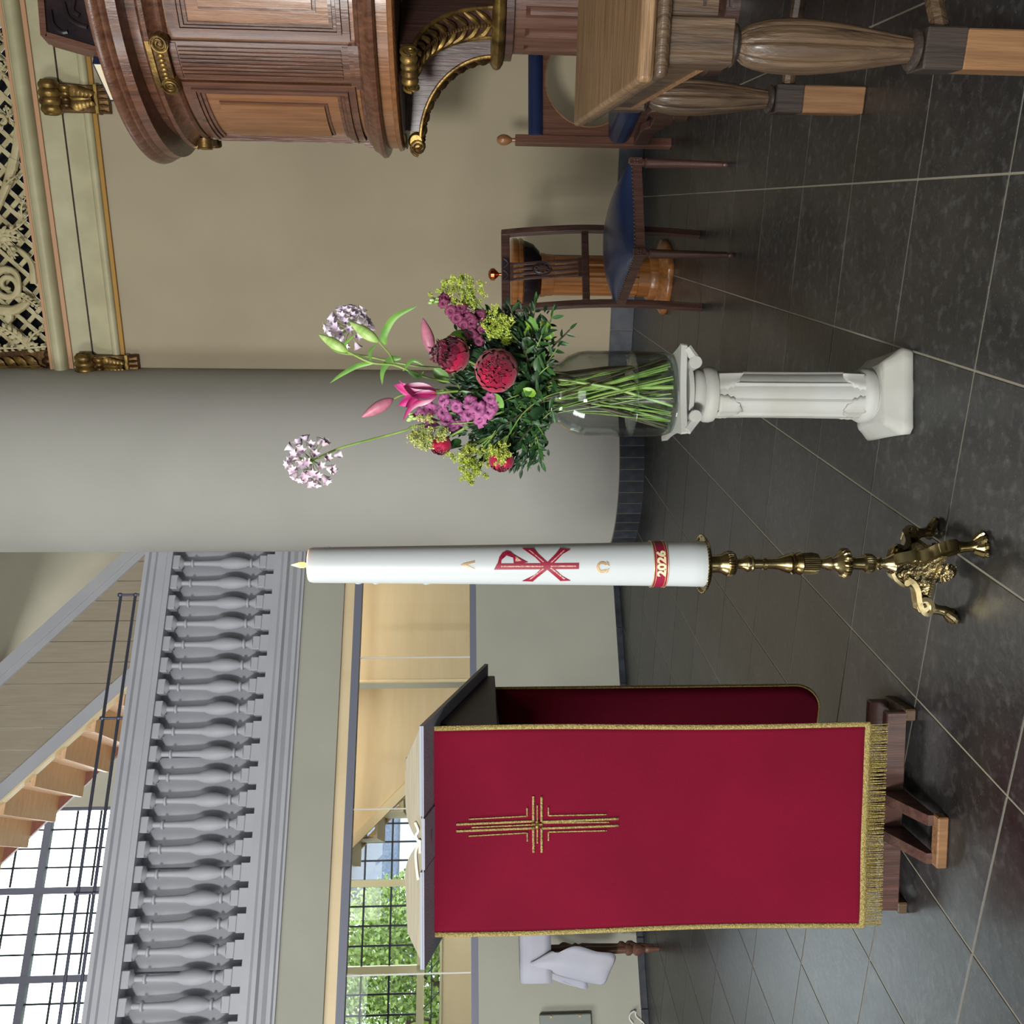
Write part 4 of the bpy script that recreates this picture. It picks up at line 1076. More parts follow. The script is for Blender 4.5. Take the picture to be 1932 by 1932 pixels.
for a in (-175, -115, -235, -55):
    z0, z1 = 1.575, 2.255
    MB().csl(body_r-.01, .598, D(a-21.5), D(a+21.5), z0, z1, 16).build('panel_field', M['mahogany_pale'], pu, smooth=False)
    def frame_(ra, w_in, w_out, zi, zo, m, name='panel_moulding'):
        mb = MB()
        mb.csl(.58, ra, D(a-w_out), D(a-w_in), z0+zo, z1-zo, 3).csl(.58, ra, D(a+w_in), D(a+w_out), z0+zo, z1-zo, 3)
        mb.csl(.58, ra, D(a-w_in), D(a+w_in), z0+zo, z0+zi, 14).csl(.58, ra, D(a-w_in), D(a+w_in), z1-zi, z1-zo, 14)
        mb.build(name, M[m], pu, smooth=False)
    frame_(.606, 18.8, 21.5, .028, .0, 'mahogany', 'panel_stile')
    frame_(.618, 18.2, 19.2, .046, .030, 'mahogany')
    frame_(.612, 17.3, 18.0, .060, .048, 'mahogany')
    frame_(.606, 16.4, 17.1, .076, .063, 'mahogany')
    MB().csl(.58, .612, D(a-11.4), D(a+11.4), z0+.135, z1-.125, 10).build('raised_panel', M['mahogany_pale'], pu, smooth=False)
    frame_(.604, 11.6, 12.2, .130, .122, 'mahogany')
# gilded brackets between pedestal ring and drum
def bracket(a, big):
    an = D(a); ca, sa = cos(an), sin(an); nt_ = Vector((-sa, ca, 0))
    def R(r, z, t=0): return Vector((ca*r, sa*r, z)) + nt_*t
    arc = [(.245 + .35*(1-cos(pi/2*k/16))**1.0*1.0, 1.00 + .335*sin(pi/2*k/16)) for k in range(17)]
    arc = [(.245+.36*(1-cos(pi/2*k/16)), 1.0+.335*sin(pi/2*k/16)) for k in range(17)]
    poly = arc + [(.555,1.338),(.555,1.392),(.15,1.392),(.15,1.0)]
    n = len(poly); w = .062 if big else .05
    vs = [R(r, z, -w) for r, z in poly] + [R(r, z, w) for r, z in poly]
    MB().add(vs, [tuple(range(n)), tuple(range(2*n-1, n-1, -1))] + [(i, n+i, n+(i+1) % n, (i+1) % n) for i in range(n)]).build('bracket', M['walnut'], pu, smooth=False)
    for t in (-w, w):
        MB().tube([R(r, z, t) for r, z in arc] + [R(.62,1.337,t)], .009, 8).build('gilded_edge', M['gold'], pu)
    # beaded inner line
    mb = MB()
    for k in range(1, 40):
        f = k/40; r = .25+.345*(1-cos(pi/2*f)); z = .995+.335*sin(pi/2*f); mb.sphere(R(r+.012, z-.010, 0), .009, 6)
    mb.build('beading', M['gilt_dark'], pu, kind='stuff')
    mb = MB()                        # acanthus on the outer face
    for k in range(9):
        f = (k+.5)/10; r = .25+.36*(1-cos(pi/2*f)); z = 1.0+.335*sin(pi/2*f); tr = Vector((ca*sin(pi/2*f), sa*sin(pi/2*f), cos(pi/2*f))); nn = Vector((ca*cos(pi/2*f), sa*cos(pi/2*f), -sin(pi/2*f)))
        for s_ in (-1, 1):
            p0 = R(r, z) + nn*.004; p1 = p0 + nt_*s_*w*.55 + tr*.03 + nn*.012; p2 = p0 + nt_*s_*w*.95 + tr*.065 + nn*.002
            mb.tube(smooth_path([p0, p1, p2], 3), [.009,.012,.013,.013,.010,.008,.004], 6)
    mb.build('acanthus_leaf', M['gold'] if big else M['gilt_dark'], pu)
    # scroll end
    c = R(.598, 1.354)
    mb = MB()
    m4 = Matrix.Translation(c) @ Matrix((nt_, Vector((0,0,1)), Vector((ca,sa,0)))).transposed().to_4x4() @ Matrix.Rotation(pi/2, 4, 'Y')
    mb.lathe([(.027 + .009*abs(sin(k/24*5*pi)), (k/24-.5)*w*2.4) for k in range(25)], 18, m=m4)
    mb.build('ribbed_roll', M['gold'], pu)
    for t in (-1, 1):
        P = volute_pts(Vector((0,0,0)), .036, 2.2, 0, 1)
        MB().tube([R(.625 + p.x, 1.345 + p.z, t*w*1.2) for p in P], .0055, 6).build('scroll', M['gold'], pu)
for a in (-205, -145, -85, -25): bracket(a, a == -145)
flt = lambda t, z, k: 1 - .07*max(0, cos(12*t))**.6
MB().lathe([(.235,.93),(.235,.98),(.255,.985)], 64, cap=False).build('pedestal_neck', M['mahogany'], pu)
MB().lathe([(.242,.965),(.275,.965),(.294,.978),(.300,.993),(.294,1.008),(.275,1.020),(.235,1.022)], 64).build('gilded_ring', M['gold'], pu)
MB().lathe([(.24,.925),(.262,.93),(.262,.962),(.24,.965)], 64).build('ring_moulding', M['walnut'], pu)
def fl2(t, z, k): return 1 - .06*max(0, cos(16*t))**.5
MB().lathe([(.232,.10),(.232,.16)] , 128, cap=False).build('pedestal_foot', M['reddish'], pu)
MB().lathe([(.232,.16),(.232,.86),(.232,.88)], 192, mod=lambda t, z, k: fl2(t, z, k) if z < .87 else 1, cap=False).build('fluted_shaft', M['reddish'], pu, ang=.4)
MB().lathe([(.232,.88),(.232,.93)], 64, cap=False).build('shaft_head', M['reddish'], pu)
MB().lathe([(.30,0),(.30,.06),(.27,.08),(.25,.10),(.232,.10)], 64).build('pedestal_base', M['walnut'], pu)
# carved reading desk at the pulpit's rim, seen at the top of the photograph
rd = thing('pulpit_book_rest', 'dark carved book rest standing on the pulpit rim', 'book rest', (0,0,0))
Yd = 3.50
def at2(x, y, Y): return at(x, y, Y)
pol = [(at(196,100,Yd), at(88,68,Yd), at(78,-60,Yd), at(165,-60,Yd))]
A, B, C_, D_ = pol[0]
def shell4(q, th, name, m, par):
    off = Vector((0, th, 0)); vs = list(q) + [p+off for p in q]; n = len(q)
    return MB().add(vs, [tuple(range(n)), tuple(range(2*n-1, n-1, -1))] + [(i, n+i, n+(i+1) % n, (i+1) % n) for i in range(n)]).build(name, M[m], par, smooth=False)
shell4([A, B, C_, D_], .05, 'carved_board', 'black_carved', rd)
shell4([at(88,68,Yd-.01), at(76,66,Yd-.01), at(66,-60,Yd-.01), at(78,-60,Yd-.01)], .07, 'top_edge', 'reddish', rd)
shell4([at(200,103,Yd-.01), at(196,92,Yd-.01), at(88,60,Yd-.01), at(84,70,Yd-.01)], .07, 'side_edge', 'reddish', rd)
for pts in ([(95,20),(100,45),(115,60),(128,60)], [(165,15),(172,40),(180,48)], [(120,5),(128,30),(145,45),(165,52)], [(140,0),(138,20),(150,30)]):
    MB().tube(smooth_path([at(x, y, Yd-.004) for x, y in pts], 5), .008, 6).build('carved_scroll', M['black_carved'], rd)
# slim book lying on the pulpit rail
bk = thing('small_book', 'slim closed book with blue cover lying on the pulpit rail', 'book', (0,0,0))
a_ = radians(-166); rr_ = .67
pA, pB = flr(190,120,2.51), flr(222,190,2.51); bdir = (pB-pA).normalized(); bn = Vector((bdir.y, -bdir.x, 0)); bn = bn if bn.y > 0 else -bn
bx = (pA+pB)/2 + bn*.055; bx.z = 2.507; hb = (pB-pA).length/2
print('BOOK', bx, (bx-Vector((UC[0],UC[1],2.507))).length, hb)
bk.location = bx; bk.rotation_euler = (0, 0, atan2(bdir.y, bdir.x))
MB().bbox(-hb+.003, hb-.003, -.055, .055, .003, .030, .001).build('pages', M['page'], bk, smooth=False)
MB().box(-hb, hb, -.057, .057, 0, .003).box(-hb, hb, -.057, .057, .030, .033).box(-hb-.002, -hb+.002, -.057, .057, 0, .033).box(hb-.002, hb+.002, -.057, .057, 0, .033).build('cover', M['blue_leather'], bk, smooth=False)

# ================================================================== OAK TABLE, right foreground
tz_ = .82
tb = thing('oak_table', 'worn oak table with fluted bulbous legs at the right edge of the room', 'table', (.905, 1.74, 0), radians(-18.6))
TA = Frame(.905, 1.74, radians(-18.6))
c1 = TA.loc(Vector((.805,1.69,0))); c2_ = TA.loc(Vector((1.135,2.67,0)))
tx0 = (c1.x+c2_.x)/2; ty0 = c1.y; ty1 = c2_.y; tx1 = tx0+1.9
MB().bbox(tx0, tx1, ty0, ty1, tz_-.030, tz_, .007).build('table_top', M['oak_top'], tb, smooth=False, bevel=.006)
MB().bbox(tx0+.008, tx1-.008, ty0+.008, ty1-.008, tz_-.060, tz_-.031, .009).build('table_top_lower_board', M['oak'], tb, smooth=False, bevel=.006)
lx0, lx1, ly0, ly1 = .0, 1.7, .0, .88
for (x0, x1, y0, y1) in ((lx0-.035, lx1+.035, ly0-.028, ly0-.0), (lx0-.035, lx1+.035, ly1, ly1+.028), (lx0-.035, lx0-.008, ly0, ly1), (lx1+.008, lx1+.035, ly0, ly1)):
    MB().box(x0, x1, y0, y1, .665, tz_-.06).build('apron', M['oak'], tb, smooth=False)
mb = MB()
for k in range(120):
    y_ = ly0 + .045 + k*(ly1-ly0-.09)/120; mb.box(lx0-.040, lx0-.034, y_, y_+.0045, .665, .673)
mb.build('dentil_edge', M['oak_new'], tb, smooth=False, kind='stuff')
for k in range(2): MB().box(lx0+.06, lx1-.06, ly0-.032, ly0-.027, .64+.05*k, .645+.05*k).build('apron_bead', M['oak_dark'], tb, smooth=False)
def bulb(t, z, k):
    return 1 - .10*(max(0, cos(8*t)))**6
for (lx, ly) in ((lx0, ly0), (lx0, ly1), (lx1, ly0), (lx1, ly1)):
    T4 = Matrix.Translation((lx, ly, 0))
    MB().bbox(-.041, .041, -.041, .041, .632, tz_-.06, .003, T4).build('leg_block', M['oak'], tb, smooth=False)
    MB().lathe([(.026,.615),(.036,.620),(.040,.626),(.036,.632),(.026,.634)], 28, m=T4).build('leg_collar', M['oak_dark'], tb)
    pr = [(.020+.030*sin(pi*min(1,(k/16)**.72))**.8 if k < 16 else .020, 0) for k in range(17)]
    P = []
    for k in range(25):
        u = k/24; r = .023 + .027*sin(pi*min(1, u**.62))**1.0 if u > 0 else .023
        P.append((r, .617 - u*.345))
    MB().lathe(P[::-1], 96, mod=bulb, m=T4).build('fluted_leg_bulb', M['oak'], tb)
    MB().lathe([(.022,.256),(.032,.258),(.038,.264),(.038,.270),(.032,.275),(.022,.276)], 28, m=T4).build('leg_collar', M['oak_dark'], tb)
    MB().bbox(-.038, .038, -.038, .038, .178, .258, .003, T4).build('leg_block', M['oak_dark'], tb, smooth=False)
    MB().bbox(-.036, .036, -.036, .036, 0, .178, .003, T4).build('leg_sleeve', M['oak_new'], tb, smooth=False)
xc_, yc_ = (lx0+lx1)/2, (ly0+ly1)/2
for (lx, ly) in ((lx0, ly0), (lx0, ly1)):
    for s_ in (1,):
        pts = [Vector((lx+.03, ly, .215)), Vector((lx+.25, lerp(ly, yc_, .25), .245)), Vector((lx+.55, lerp(ly, yc_, .7), .275)), Vector((xc_, yc_, .28))]
        MB().tube(smooth_path(pts, 5), .022, 8, flat=.8).build('stretcher', M['oak'], tb)
MB().bbox(xc_-.04, xc_+.04, yc_-.04, yc_+.04, .24, .32, .004).build('stretcher_block', M['oak_dark'], tb, smooth=False)
for (lx, ly) in ((lx1, ly0), (lx1, ly1)):
    MB().tube([(lx-.03, ly, .215), (xc_, yc_, .28)], .022, 8).build('stretcher', M['oak'], tb)

# ================================================================== SIDE CHAIR WITH BLUE SEAT
c0 = Vector((1.255, 4.055, 0)); ca_ = radians(9)
CHF = Frame(1.255, 4.055, radians(10))
chair_l = 'dark wooden side chair with domed blue leather seat and pierced carved splat'
ch = thing('side_chair', chair_l, 'chair', c0, radians(10))
fL = CHF.loc(Vector((1.087,3.80,0))); fR = CHF.loc(Vector((1.50,3.88,0))); bL = CHF.loc(Vector((.985,4.27,0))); bR = CHF.loc(Vector((1.345,4.31,0)))
for p in (fL, fR):
    p = Vector((p.x, p.y, 0))
    MB().bbox(-.017, .017, -.017, .017, .375, .43, .002, Matrix.Translation(p)).build('leg_block', M['walnut'], ch, smooth=False)
    MB().lathe([(.008,0),(.011,.006),(.012,.014),(.008,.022),(.0125,.026),(.0125,.032),(.013,.034),(.020,.35),(.021,.358),(.014,.362),(.018,.368),(.018,.376)], 24, mod=lambda t, z, k: 1-(.10*max(0, cos(6*t)) if .034 <= z <= .35 else 0), m=Matrix.Translation(p)).build('leg', M['walnut'], ch)
    for k in range(4):
        an = k*pi/2 + pi/4; MB().sphere(p + Vector((cos(an)*.008, -.0175, .403+sin(an)*.008)), .005, 6, sq=(1,.5,1)).build('rosette_petal', M['walnut'], ch)
topz = .957
def post(pb, topx, name):
    pts = [Vector((pb.x, pb.y+.035, 0)), Vector((pb.x, pb.y+.01, .22)), Vector((pb.x, pb.y, .42)), Vector((lerp(pb.x, topx, .4), pb.y+.01, .60)), Vector((lerp(pb.x, topx, .8), pb.y+.05, .82)), Vector((topx, pb.y+.085, topz))]
    P = smooth_path(pts, 5); vs = []; n = len(P)
    for p in P: vs += [p+Vector((-.015,-.017,0)), p+Vector((.015,-.017,0)), p+Vector((.015,.017,0)), p+Vector((-.015,.017,0))]
    fs = [(3,2,1,0), tuple((n-1)*4+i for i in range(4))]
    for k in range(n-1):
        for i in range(4): fs.append((k*4+i, k*4+(i+1) % 4, (k+1)*4+(i+1) % 4, (k+1)*4+i))
    MB().add(vs, fs).build(name, M['walnut'], ch, smooth=False, bevel=.002)
tLx, tRx = bL.x-.005, bR.x+.012
by = (bL.y+bR.y)/2
post(bL, tLx, 'back_post'); post(bR, tRx, 'back_post')
def backy(z): return by + (.0 if z < .5 else .085*((z-.45)/.507)**1.4)
yT = backy(.94)
MB().bbox(tLx+.012, tRx-.012, yT-.020, yT+.016, .917, .957, .003).build('top_rail', M['walnut'], ch, smooth=False)
MB().bbox((tLx+tRx)/2-.058, (tLx+tRx)/2+.058, yT-.026, yT-.018, .920, .953, .001).build('carved_tablet', M['dark_stain'], ch, smooth=False)
for s_ in (-1, 1):
    m_ = [Vector((s_*(.052-.045*k/8) + (tLx+tRx)/2, yT-.028, .947-.020*sin(pi*k/8))) for k in range(9)]
    MB().tube(m_, .0035, 6).build('carved_swag', M['walnut'], ch)
yl = backy(.56)
MB().bbox(bL.x+.012, bR.x-.010, yl-.014, yl+.012, .545, .578, .003).build('lower_back_rail', M['walnut'], ch, smooth=False)
# pierced splat
xs0 = (tLx+tRx)/2-.008
def spl(u, z): return Vector((xs0 + u, backy(z)-.006, z))
for k in range(4):
    u = (k-1.5)*.0245
    pts = [spl(u*(.93 if 1 else 1) + .003, .582), spl(u*.93, .65), spl(u*(1.0 if abs(u) < .02 else 1.02), .74), spl(u, .82), spl(u*1.06, .918)]
    MB().tube(smooth_path(pts, 4), .0082, 6, flat=.6, upv=(0,1,0)).build('splat_bar', M['walnut'], ch)
MB().box(xs0-.047, xs0+.047, backy(.59)-.012, backy(.59), .578, .596).build('splat_foot', M['walnut'], ch, smooth=False)
MB().box(xs0-.046, xs0+.046, backy(.905)-.012, backy(.905), .90, .918).build('splat_head', M['walnut'], ch, smooth=False)
MB().sphere((xs0, backy(.745)-.008, .765), .038, 24, sq=(.72,.22,1.15)).build('carved_medallion', M['walnut'], ch)
MB().tube([(xs0+.029*cos(2*pi*k/28), backy(.76)-.014, .765+.045*sin(2*pi*k/28)) for k in range(28)], .003, 6, closed=True).build('medallion_rim', M['dark_stain'], ch)
for k in range(8):
    an = 2*pi*k/8; MB().sphere((xs0+.017*cos(an), backy(.76)-.0165, .765+.027*sin(an)), .0075, 6, sq=(1,.4,1)).build('rosette_petal', M['dark_stain'], ch)
for (p, z) in ((tLx, .937), (tRx, .937), (bL.x+.0, .56), (bR.x, .56)):
    for k in range(4): an = pi/4+k*pi/2; MB().sphere((p+cos(an)*.006, backy(z)-.022, z+sin(an)*.006), .0042, 6, sq=(1,.5,1)).build('rosette_petal', M['walnut'], ch)
# seat frame
def rail(p, q, name='seat_rail'):
    p, q = Vector((p.x, p.y, 0)), Vector((q.x, q.y, 0)); d = (q-p).normalized(); n = Vector((-d.y, d.x, 0))*.012
    vs = [p-n, q-n, q+n, p+n]; v2 = [(*v[:2], .378) for v in vs] + [(*v[:2], .418) for v in vs]
    MB().add(v2, [(0,3,2,1),(4,5,6,7),(0,1,5,4),(1,2,6,5),(2,3,7,6),(3,0,4,7)]).build(name, M['walnut'], ch, smooth=False)
rail(fL, fR); rail(fL, bL); rail(fR, bR); rail(bL, bR)
def quad(u, v): 
    a = fL.lerp(fR, u); b_ = bL.lerp(bR, u); return a.lerp(b_, v)
g = []
N = 24
for j in range(N+1):
    row = []
    for i in range(N+1):
        u = -.02+1.04*i/N; v = -.02+1.0*j/N; p = quad(u, v); e = (1-abs(2*i/N-1)**2.6)*(1-abs(2*j/N-1)**2.6)
        row.append((p.x, p.y, .428 + .078*e**.62))
    g.append(row)
top_g = MB().sheet(g)
def edge_pts(): return [g[0][i] for i in range(N+1)] + [g[j][N] for j in range(1, N+1)] + [g[N][i] for i in range(N-1, -1, -1)] + [g[j][0] for j in range(N-1, 0, -1)]
E_ = edge_pts(); top_g.add([Vector(p) for p in E_] + [Vector((p[0], p[1], .412)) for p in E_], [(i, (i+1) % len(E_), len(E_)+(i+1) % len(E_), len(E_)+i) for i in range(len(E_))])
top_g.build('seat', M['blue_leather'], ch, ang=1.2)
mb = MB()
for k in range(96):
    f = k/96*len(E_); i = int(f); p = Vector(E_[i]).lerp(Vector(E_[(i+1) % len(E_)]), f-i); c_ = quad(.5,.5); o_ = Vector((p.x-c_.x, p.y-c_.y, 0)).normalized()
    mb.sphere(Vector((p.x, p.y, .421)) + o_*.003, .0044, 6)
mb.build('brass_nails', M['brass_nail'], ch, kind='stuff')

# ================================================================== FLUTED OAK FONT behind the chair
FX, FYY = 1.325, 5.08
ft = thing('font', 'varnished oak pedestal font with fluted stem and copper knob behind the chair', 'font', (FX, FYY, 0))
def zfo(x): return zat(x, FYY)
ff = lambda t, z, k: 1 - .055*max(0, cos(14*t))**.7
MB().lathe([(.001,.012),(.13,.012),(.19,.0),(.195,.012),(.19,.03),(.155,.055),(.13,.065),(.13,.10),(.122,.11)], 8*8, mod=lambda t, z, k: 1+(.10*max(0,cos(4*t))**3 if z < .04 else 0)).build('foot', M['orange_oak'], ft)
MB().lathe([(.113,.11),(.113,.17)], 64, cap=False).build('stem_foot', M['orange_oak'], ft)
MB().lathe([(.110,.17),(.110,zfo(1040))], 168, mod=ff, cap=False).build('fluted_stem', M['orange_oak'], ft, ang=.4)
MB().lathe([(.113,zfo(1042)),(.115,zfo(1030)),(.120,zfo(1025)),(.120,zfo(1019)),(.08,zfo(1018))], 64).build('stem_head', M['orange_oak'], ft)
MB().lathe([(.09,zfo(1019)),(.13,zfo(1016)),(.165,zfo(1005)),(.182,zfo(992)),(.186,zfo(986))], 120, mod=lambda t, z, k: 1-.025*abs(sin(15*t+z*40))).build('carved_bowl', M['black_carved'], ft)
MB().lathe([(.186,zfo(986)),(.196,zfo(983)),(.196,zfo(978)),(.190,zfo(976)),(.196,zfo(973)),(.196,zfo(966)),(.186,zfo(963)),(.12,zfo(960)),(.03,zfo(955))], 64).build('lid', M['orange_oak'], ft)
mc = mat('copper', (176,100,58), .22, metal=1)
MB().lathe([(.02,zfo(958)),(.026,zfo(952)),(.010,zfo(948)),(.008,zfo(941)),(.018,zfo(938)),(.034,zfo(932)),(.032,zfo(926)),(.018,zfo(922)),(.0001,zfo(921))], 32).build('knob', mc, ft, label='polished copper knob')

# ================================================================== ARMCHAIR behind the pulpit pedestal
AY = 4.95
ac = thing('armchair', 'dark wooden armchair with blue padded top rail and round open back behind the pulpit', 'chair', (at(1262,155,AY).x, AY, 0), 0)
ax0 = at(1000,265,AY).x - ac.location.x
def za(x): return zat(x, AY)
for s_ in (-1, 1):
    xx_ = ax0*(-s_)*-1 if s_ < 0 else -ax0
    xx_ = s_*abs(ax0)
    MB().bbox(xx_-.024, xx_+.024, -.024, .024, .0, za(972), .003).build('back_post', M['reddish'], ac, smooth=False)
    MB().lathe([(.012,za(972)),(.010,za(966)),(.016,za(963)),(.026,za(957)),(.029,za(950)),(.026,za(944)),(.014,za(938)),(.0001,za(937))], 20, (xx_,0,0)).build('ball_finial', M['oak_new'] if 0 else M['mahogany_pale'], ac)
    MB().prism([(-.44,.07),(-.44,.20),(-.40,.22),(-.36,.17),(-.25,.17),(-.2,.21),(0,.21),(0,.14),(-.2,.12),(-.3,.06)], xx_-.022, xx_+.022, 'x').build('side_rail', M['walnut'], ac, bevel=.004)
    MB().prism([(-.47,0),(-.36,0),(-.34,.05),(-.38,.08),(-.44,.09),(-.48,.05)], xx_-.03, xx_+.03, 'x').build('scroll_foot', M['walnut'], ac, bevel=.006)
ro = .0
MB().tube([(-abs(ax0)+.02, -.012, za(1010)), (abs(ax0)-.02, -.012, za(1010))], .040, 18, flat=.8, upv=(0,1,0)).build('padded_top_rail', M['blue_leather'], ac)
# back board with circular opening
zc_ = za(1112); R_o = .262; x1_ = abs(ax0)-.022; z1_ = za(1020); z0_ = .25
vs = []; fs = []
nn = 48
for k in range(nn):
    t = 2*pi*k/nn + pi/4; ox_, oz_ = cos(t)*R_o, sin(t)*R_o*.93
    m_ = max(abs(cos(t)), abs(sin(t)))
    bx_, bz_ = cos(t)/m_, sin(t)/m_
    X = bx_*x1_; Z = zc_ + (bz_*(z1_-zc_) if bz_ > 0 else bz_*(zc_-z0_))
    vs += [(ox_, -.010, zc_+oz_), (X, -.010, Z), (ox_, .012, zc_+oz_), (X, .012, Z)]
for k in range(nn):
    a, b_ = k*4, ((k+1) % nn)*4
    fs += [(a, b_, b_+1, a+1), (a+2, a+3, b_+3, b_+2), (a, a+2, b_+2, b_), (a+1, b_+1, b_+3, a+3)]
MB().add(vs, fs).build('back_board', M['reddish'], ac, smooth=False)
MB().tube([(cos(2*pi*k/48)*R_o, -.012, zc_+sin(2*pi*k/48)*R_o*.93) for k in range(48)], .0035, 6, closed=True).build('opening_bead', M['oak_new'], ac)
zs1, zs0 = .355, .235
MB().bbox(-x1_-.05, x1_+.05, -.46, -.02, zs0, zs1, .03).build('seat', M['blue_leather'], ac, bevel=.02)
MB().bbox(-x1_, x1_, -.44, -.02, .18, zs0, .004).build('seat_frame', M['walnut'], ac, smooth=False)
# bench cushion beside the armchair: blue corner seen left of its post
# ================================================================== BOUQUET
def al(p, d, up=(0,0,1), s=1.0, roll=0.0):
    d = Vector(d).normalized(); u = Vector(up); u = u - d*u.dot(d)
    if u.length < 1e-4: u = d.orthogonal()
    u.normalize(); x = d.cross(u)
    m4 = Matrix((x, d, u)).transposed().to_4x4()
    return Matrix.Translation(p) @ m4 @ Matrix.Rotation(roll, 4, 'Y') @ Matrix.Scale(s, 4)
def leafmesh(name, L, W, m, curl=.15, n=6, heart=0, fold=.25, pw=.8):
    g = []
    for i in range(n+1):
        t = i/n; w = W/2*(sin(pi*min(1, t**pw*.985+.015)))**.85 if not heart else W/2*(sin(pi*(t*.93+.07))**.6)
        if i == n: w = W*.01
        g.append([Vector((u*w, L*t, curl*L*(-t*t) + fold*abs(u)*w)) for u in (-1,-.5,0,.5,1)])
    return MB().sheet(g).mesh(name, m, True, 3)
LM = {'small': [leafmesh('leaf', .030, .010, M['leaf_dark']), leafmesh('leaf', .026, .009, M['leaf_deep'], .3), leafmesh('leaf', .034, .0085, M['leaf_dark'], -.1)],
      'fine': [leafmesh('leaf', .016, .005, M['leaf_mid'], .2), leafmesh('leaf', .014, .005, M['leaf_dark'], .2)],
      'broad': [leafmesh('leaf', .055, .036, M['leaf_lime'], .3, 8, 1), leafmesh('leaf', .05, .034, M['leaf_mid'], .1, 8, 1)],
      'deep': [leafmesh('leaf', .05, .030, M['leaf_deep'], .3, 8, 1), leafmesh('leaf', .055, .026, M['leaf_dark'], .2, 8)],
      'blade': [leafmesh('leaf', .10, .018, M['leaf_mid'], .25, 10, 0, .3, .7)]}
VN = Vector((PX, PY, vz + zv(1040)))      # mouth of the vase
def dipping(k):
    a = k*2.399; r = .062*sqrt((k % 17 + .5)/17); a2 = a + 2.2 + rnd.uniform(-.9,.9); r2 = rnd.uniform(.055, .096)
    return VN + Vector((r*cos(a), r*sin(a), 0)), Vector((PX + r2*cos(a2), PY + r2*sin(a2), vz + .014))
SK = [0]
def stem_to(root, head, r=.0024, m='stem', mids=(), bend=.02, name='stem'):
    SK[0] += 1; n_, b_ = dipping(SK[0])
    pts = [b_, n_.lerp(b_, .45), n_]
    if not mids: pts.append(n_.lerp(head, .5) + Vector((rnd.uniform(-bend, bend), rnd.uniform(-bend, bend), .015)))
    pts += list(mids) + [head]
    return MB().tube(smooth_path(pts, 6), r, 7).build(name, M[m], root)
G_F = 'flower stems arranged in the glass vase'
FG = {'allium': 'allium heads in the bouquet', 'lily': 'lily stems in the bouquet', 'peony': 'peonies in the bouquet', 'stock_flower': 'stock spikes in the bouquet', 'lime_blossom_spray': 'lime blossom sprays in the bouquet'}
def fl_thing(name, lab, cat='flower', group=None): return thing(name, lab, cat, (0,0,0), 0, FG.get(name))
BY = 2.365
# --- ornamental onions
def allium(lab, c, R_, mids, nfl, spread, seed):
    r_ = random.Random(seed); t = fl_thing('allium', lab)
    stem_to(t, c, .0028, 'stem', mids)
    fm = []
    V_ = []; n = 12; rows = []
    for j, (rr, zz_) in enumerate(((.0005,0),(.0035,.003),(.0052,.008),(.0066,.012),(.0085,.0155))):
        rows.append([((rr*(1 + (0 if j < 2 else (.30*(j-1)/3)*(1 if i % 2 == 0 else -1)))*cos(2*pi*i/n)), rr*(1 + (0 if j < 2 else (.30*(j-1)/3)*(1 if i % 2 == 0 else -1)))*sin(2*pi*i/n), zz_) for i in range(n+1)])
    fme = MB().sheet([[ (p[0], p[2], p[1]) for p in row] for row in rows]).mesh('floret', M['allium'], True, 3)
    ped = MB(); cores = MB()
    for k in range(nfl):
        z = 1 - 2*(k+.5)/nfl; an = k*2.399963; rad = sqrt(1-z*z)
        d = Vector((rad*cos(an), rad*sin(an), z)) * 1
        d = Vector((d.x*spread[0] + spread[3]*0, d.y*spread[1], d.z*spread[2])) + Vector(spread[4:7])
        d.normalize(); q = c + d*R_*r_.uniform(.72, 1.0)
        ped.tube([c, c.lerp(q, .6)+Vector((0,0,.003)), q], .0008, 4)
        inst('floret', fme, t, al(q - d*.004, d + Vector((r_.uniform(-.3,.3), r_.uniform(-.5,.1), -.15)), s=r_.uniform(1.2, 1.5), roll=r_.random()*6))
        cores.sphere(q + d*.003, .0028, 6)
    ped.build('pedicels', M['stem'], t, kind='stuff'); cores.build('floret_centres', M['allium_core'], t, kind='stuff')
    return t
cA = at(590, 868, 2.40)
allium('pale lilac allium on the tallest stem leaning toward the candle', cA, .060, [at(800,800,2.39), at(765,812,2.39), at(690,832,2.395), at(640,846,2.40)], 42, (1,1,1,0,-.3,-.3,.25), 3)
cB = at(662, 622, 2.44)
allium('white allium head hanging behind the green lily buds', cB, .052, [at(880,700,2.42), at(780,690,2.44), at(690,672,2.45), at(640,665,2.45), at(622,650,2.45), at(632,632,2.45)], 34, (1,1,1,0,.4,-.4,.2), 5)
# --- lily
m, nt, b = newmat('lily_petal_streaked'); M['lily2'] = m
tc = nt.nodes.new('ShaderNodeTexCoord'); sx_ = nt.nodes.new('ShaderNodeSeparateXYZ'); ab = nt.nodes.new('ShaderNodeMath'); ab.operation = 'ABSOLUTE'
cr_ = nt.nodes.new('ShaderNodeValToRGB'); mu = nt.nodes.new('ShaderNodeMath'); mu.operation = 'MULTIPLY'; mu.inputs[1].default_value = 42
nt.links.new(tc.outputs['Object'], sx_.inputs[0]); nt.links.new(sx_.outputs[0], ab.inputs[0]); nt.links.new(ab.outputs[0], mu.inputs[0]); nt.links.new(mu.outputs[0], cr_.inputs[0]); nt.links.new(cr_.outputs[0], b.inputs['Base Color'])
e = cr_.color_ramp.elements; e[0].color = lin((176,36,112)); e[0].position = .1; e[1].color = lin((246,216,230)); e[1].position = .95
e2 = e.new(.6); e2.color = lin((214,96,156)); b.inputs['Roughness'].default_value = .45
